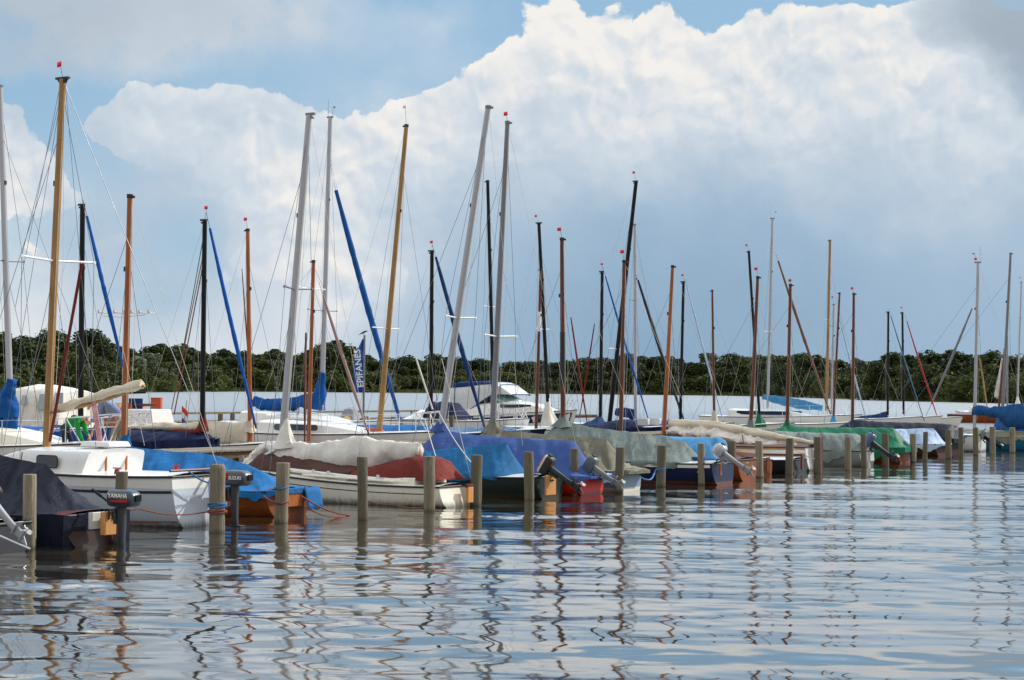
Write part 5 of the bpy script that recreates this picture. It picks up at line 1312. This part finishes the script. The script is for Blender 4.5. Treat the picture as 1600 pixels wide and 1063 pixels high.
FARP = [(41, 648, 'mossy far post in front of the white canvas tent boat'), (245, 643, 'far post under the orange box'), (345, 647, 'far post right of the black mast in the maroon boot'), (364, 646, 'thick far post left of the orange brown mast'),
 (424, 648, 'slim far post left of the leaning silver mast'), (458, 645, 'dark far post right of the leaning silver mast'), (520, 652, 'far post in front of the grey inflatable boat'), (572, 651, 'far post beside the flagpole of the blue banner'), (615, 652, 'far post left of the thick blue furled genoa foot'), (706, 650, 'far post below the folded navy sprayhood')]
for px, py, lab in FARP:
    g = on_perp(px, 25 if px > 480 else 31); top = EYE-(py-608.4-(px-800)*math.tan(_rho))*g.y/FPX; top = max(top, .9)
    post(g, top, .11, PM_GREEN, lab, 'posts between the far boats', dome=.01)
g = on_perp(245, 31); m = MB(); zt = EYE-(643-603)*g.y/FPX; m.box((0, 0, .28), (.42, .42, .54)); m.box((0, 0, .56), (.46, .46, .04))
o = m.build('orange_box', mat('orange_plastic', (190, 84, 46), .5), None, bevel=.02); o.location = (g.x, g.y, zt+.01); tag(o, 'small orange box standing on a far post', 'box')
# ------------------------------------------------------------------ ropes
def rope(label, mt, pts, r=.013, group=None):
    m = MB(); out = []
    P = [Vector(p) for p in pts]
    for i in range(len(P)-1):
        for k in range(8): out.append(P[i].lerp(P[i+1], k/8)+Vector((0, 0, -.10*math.sin(math.pi*k/8)*min(1, (P[i+1]-P[i]).length*.5))))
    out.append(P[-1]); m.tube(out, r, 6); o = m.build('mooring_rope', mt); return tag(o, label, 'rope', group)
def wrap(loc, z, r, turns, mt, label):
    m = MB(); pts = [Vector((loc.x+math.cos(a)*r, loc.y+math.sin(a)*r, z+.028*a/6.283+.012*math.sin(a*2.3))) for a in np.linspace(0, turns*6.283, int(turns*14))]
    m.tube(pts, .016, 6); return tag(m.build('rope_coil', mt), label, 'rope')
g3_ = G(339, 832); wrap(g3_, .42, .158, 3.2, M_ROPEB, 'blue rope wound round the round topped grey post'); wrap(g3_, .32, .160, 2.2, M_ROPER, 'red rope wound round the round topped grey post below the blue one')
g4 = G(439, 818); wrap(g4, .36, .125, 1.1, M_ROPER, 'single red loop round the post by the bright blue tarpaulin'); wrap(g4, .63, .125, 1.1, M_ROPEB, 'thin blue loop round the post by the bright blue tarpaulin')
g10 = G(1032, 760); wrap(g10, .40, .125, 2.2, M_ROPEB, 'light blue coil round a mossy post before the navy hull')
rope('blue rope from the transom of the white cabin boat to the rope wrapped post', M_ROPEB, [F1.root.matrix_basis @ Vector((-.1, .5, 1.0)), F1.root.matrix_basis @ Vector((-.14, 0, .78)), g3_+Vector((-.1, -.1, .5))], .016)
rope('red rope along the hull of the white cabin boat to the rope wrapped post', M_ROPER, [at(90, 803, 28.6), at(215, 795, 29.5), g3_+Vector((-.12, -.08, .36))], .012)
rope('red mooring line slanting into the water left of the olive topped post', M_ROPER, [at(470, 775, 34), G(548, 806)+Vector((0, 0, .0))], .016)
rope('second red mooring line in the water beside the cream hull', M_ROPER, [at(475, 792, 33.5), G(540, 808)+Vector((0, 0, .0))], .013)
rope('red line hanging along the cream hull to its front post', M_ROPER, [at(560, 778, 36.5), at(620, 790, 36.2), G(671, 799)+Vector((-.1, -.1, .08))], .014)
rope('short red line from the bright blue tarpaulin to its post', M_ROPER, [at(412, 775, 33.2), g4+Vector((-.12, 0, .38))], .016)
rope('blue rope from the mouldy grey boat to the coil on the mossy post', M_ROPEB, [at(998, 744, 45.3), at(1015, 750, 45.8), g10+Vector((-.13, 0, .42))], .022)
rope('pale line from the leaning grey mast down to the post behind the cream transom', M_ROPE, [at(686, 645, 44.5), G(743, 790)+Vector((.05, 0, .75))], .010)
rope('pale line from the maroon cockpit cover to the transom of the cream boat', M_ROPE, [at(664, 655, 42), at(697, 754, 37.6)], .009)
rope('dark green line between the silver motor and the varnished dinghy', M_ROPE, [at(1148, 728, 50), at(1170, 740, 50.5), G(1187, 747)+Vector((-.1, 0, .1))], .014)
rope('pale line tied from the navy tarpaulin to its stern post', M_ROPE, [at(1238, 700, 55), G(1278, 740)+Vector((-.1, -.05, .45))], .013)
rope('pale rope hanging off the white deck behind the pale grey post', M_ROPE, [at(1078, 730, 48.8), at(1086, 744, 48.6), G(1096, 758)+Vector((-.1, -.05, .35))], .016)
# ------------------------------------------------------------------ banner with a bird
g = on_perp(567, 34); r = empty('flagpole', g); tag(r, 'flagpole flying a tall blue banner with white letters', 'flagpole')
top = at(569.5, 524, g.y)-g; bot = at(568, 640, g.y)-g
m = MB(); m.tube([(bot.x, 0, .8), bot, top], .06, 8); m.build('pole', M_ALUG, r)
m = MB(); rows = []
for i in range(16):
    k = i/15; py = 530+k*82; l_ = float(np.interp(k, [0, .2, .55, 1], [566, 558, 551.5, 556])); a = at(568.5-.3*k, py, g.y)-g; c = at(l_, py+2*k, g.y)-g
    rows.append([a.lerp(c, j/6)+Vector((0, .08*math.sin(j*1.1+k*5), 0)) for j in range(7)])
m.grid(rows); o = m.build('banner', mat('banner_blue', (18, 82, 166), .7), r); sm = o.modifiers.new('t', 'SOLIDIFY'); sm.thickness = .02
c = at(562, 576, g.y)-g; lettering('EPIFANES', .46, M_LETTER, o, (c.x, -.30, c.z), (-.12, 0, 1), (-1, 0, -.12), .01, sx=1.05)
m = MB(); p = at(568, 518, g.y)
for x0, x1, r0 in ((0, 0, 0),):
    m.tube([(-.34, 0, -.12), (-.16, 0, -.02), (0, 0, .06), (.12, 0, .12), (.2, 0, .15)], [.02, .06, .085, .07, .06], 8); m.tube([(.2, 0, .15), (.26, 0, .18), (.36, 0, .17)], [.06, .05, .008], 8)
    m.tube([(-.1, .07, 0), (-.42, .05, -.16)], [.05, .012], 6); m.tube([(-.1, -.07, 0), (-.42, -.05, -.16)], [.05, .012], 6)
    m.tube([(.02, .03, -.02), (.02, .03, -.18)], .012, 5); m.tube([(.02, -.03, -.02), (.02, -.03, -.18)], .012, 5)
m.v = [tuple(Vector(q)*.62) for q in m.v]
o = m.build('bird', mat('black_feathers', (26, 28, 36), .6)); o.location = (p.x, p.y, (top+g).z+.11); tag(o, 'small dark bird perched on top of the banner pole', 'bird')
# ------------------------------------------------------------------ people
SKIN = mat('skin', (206, 150, 122), .6, var=.06); HAIR = mat('brown_hair', (112, 72, 48), .7, var=.2, sc=20); HAIRB = mat('fair_hair', (196, 138, 84), .7, var=.2, sc=20)
def skinned(name, chain, mt, parent, root=0, sub=2):
    """chain: list of (point, radius, parent index)"""
    me = bpy.data.meshes.new(name); me.from_pydata([c[0] for c in chain], [(i, c[2]) for i, c in enumerate(chain) if c[2] is not None], [])
    o = bpy.data.objects.new(name, me); C.objects.link(o); o.parent = parent; me.materials.append(mt)
    sk = o.modifiers.new('skin', 'SKIN'); ss = o.modifiers.new('sub', 'SUBSURF'); ss.levels = ss.render_levels = sub
    for i, c in enumerate(chain):
        v = me.skin_vertices[0].data[i]; v.radius = (c[1], c[1]); v.use_root = (i == root)
    sk.use_smooth_shade = True
    return o
def person(label, loc, rz, H, shirt, trousers, hair, vest=None, longhair=False, hand_low=.12, lift=0.0):
    """someone bent at the hips over the planks; local +x is where they face, H is the standing height"""
    r = empty('person', loc, rz); tag(r, label, 'person', 'people on the jetty'); s_ = H
    hip = Vector((-.10, 0, .50))*s_; ch = Vector((.20-lift*.5, 0, .66+lift))*s_; nk = Vector((.30-lift*.55, 0, .665+lift*1.25))*s_; hd = Vector((.385-lift*.4, 0, .625+lift*1.3))*s_
    P = []
    def add(p, rr, par): P.append((tuple(p), rr*s_, par)); return len(P)-1
    i0 = add(hip, .062, None); i1 = add(hip.lerp(ch, .5)+Vector((0, 0, .03))*s_, .064, i0); i2 = add(ch, .066, i1); i3 = add(nk, .034, i2); i4 = add(nk.lerp(hd, .45), .036, i3)
    i5 = add(hd, .058, i4); i6 = add(hd+Vector((.03, 0, -.055))*s_, .042, i5)
    limbs = {}
    for sg in (1, -1):
        h = add(hip+Vector((0, .055*sg, -.03))*s_, .052, i0); kn = add(Vector((-.02+.03*sg, .06*sg, .27))*s_, .036, h); an = add(Vector((-.06+.03*sg, .065*sg, .045))*s_, .022, kn); ft = add(Vector((.02+.03*sg, .07*sg, .018))*s_, .020, an); add(Vector((.075+.03*sg, .075*sg, .014))*s_, .014, ft)
        sh = add(ch+Vector((.02, .105*sg, -.01))*s_, .034, i2); el = add(Vector((.27, .12*sg, .43+lift*.6))*s_, .024, sh); hz = hand_low if sg < 0 else hand_low+.17
        wr = add(Vector((.37, .08*sg, hz+.06))*s_, .015, el); pa = add(Vector((.385, .072*sg, hz+.02))*s_, .018, wr); limbs[sg] = (P[sh][0], P[el][0], P[wr][0], P[pa][0])
        for f in range(4):
            k1 = add(Vector((.38+.012*f, (.068+.004*f)*sg, hz-.012))*s_, .0062, pa); add(Vector((.383+.010*f, (.060+.004*f)*sg, hz-.038-.004*(f in (1, 2))))*s_, .005, k1)
        k1 = add(Vector((.362, .055*sg, hz+.004))*s_, .0068, pa); add(Vector((.366, .046*sg, hz-.016))*s_, .0055, k1)
    skinned('body', P, SKIN, r, 0)
    T = [(tuple(hip), .090*s_, None), (tuple(hip.lerp(ch, .28)), .086*s_, 0)]
    for sg in (1, -1):
        a = len(T); T.append((tuple(hip+Vector((0, .056*sg, -.035))*s_), .064*s_, 0)); T.append((tuple(Vector((-.02+.03*sg, .06*sg, .27))*s_), .048*s_, a)); T.append((tuple(Vector((-.06+.03*sg, .065*sg, .045))*s_), .036*s_, a+1))
    skinned('trousers', T, trousers, r, 0)
    A = [(tuple(hip.lerp(ch, .12)), .096*s_, None), (tuple(hip.lerp(ch, .55)+Vector((0, 0, .02))*s_), .104*s_, 0), (tuple(ch), .104*s_, 1), (tuple(nk), .052*s_, 2)]
    for sg in (1, -1):
        a = len(A); A.append((tuple(ch+Vector((.02, .10*sg, -.01))*s_), .058*s_, 2)); A.append((limbs[sg][1], .045*s_, a)); A.append((tuple(Vector(limbs[sg][1]).lerp(Vector(limbs[sg][2]), .85)), .032*s_, a+1))
    skinned('shirt', A, shirt, r, 0)
    if vest:
        skinned('vest', [(tuple(hip.lerp(ch, .45)+Vector((0, 0, .03))*s_), .112*s_, None), (tuple(ch+Vector((-.01, 0, .004))*s_), .113*s_, 0)], vest, r, 0)
    hh = [(tuple(hd+Vector((-.022, 0, .014))*s_), .072*s_, None), (tuple(hd+Vector((.022, 0, .034))*s_), .062*s_, 0)]
    if longhair: hh += [(tuple(hd+Vector((.05, .03, -.05))*s_), .034*s_, 1), (tuple(hd+Vector((.07, .03, -.12))*s_), .018*s_, 2)]
    skinned('hair', hh, hair, r, 0)
    m = MB()
    for sg in (1, -1): m.tube([hd+Vector((.050, .020*sg, -.028))*s_, hd+Vector((.058, .020*sg, -.031))*s_], .007*s_, 6)
    m.build('eyes', M_DARK, r)
    m = MB(); m.tube([hd+Vector((.050, 0, -.035))*s_, hd+Vector((.072, 0, -.058))*s_, hd+Vector((.055, 0, -.062))*s_], [.006*s_, .010*s_, .006*s_], 6)
    for sg in (1, -1): m.tube([hd+Vector((-.005, .055*sg, -.015))*s_, hd+Vector((0, .064*sg, -.03))*s_], .012*s_, 6)
    m.build('nose_and_ears', SKIN, r)
    m = MB()
    for sg in (1, -1): m.box(Vector((.0+.03*sg, .068*sg, .018))*s_, (.15*s_, .055*s_, .036*s_), taper=.8)
    m.build('shoes', M_DARK, r, bevel=.01)
    return r
g = on_perp(109, 11.6)
person('child in a green jacket bending forward over the planks of the jetty', Vector((g.x, g.y, .80)), rad(-18), 1.34, fabric('green_jacket', (24, 140, 60), .1), fabric('dark_jeans', (34, 48, 66), .1), HAIR, vest=T_NAVYC)
g = on_perp(180, 11.4)
person('fair haired adult in a grey blue shirt stooping over the jetty', Vector((g.x, g.y, .80)), rad(174), 1.66, fabric('grey_blue_shirt', (120, 134, 164), .1), fabric('khaki_trousers', (146, 138, 118), .1), HAIRB, longhair=True, hand_low=.26, lift=.11)
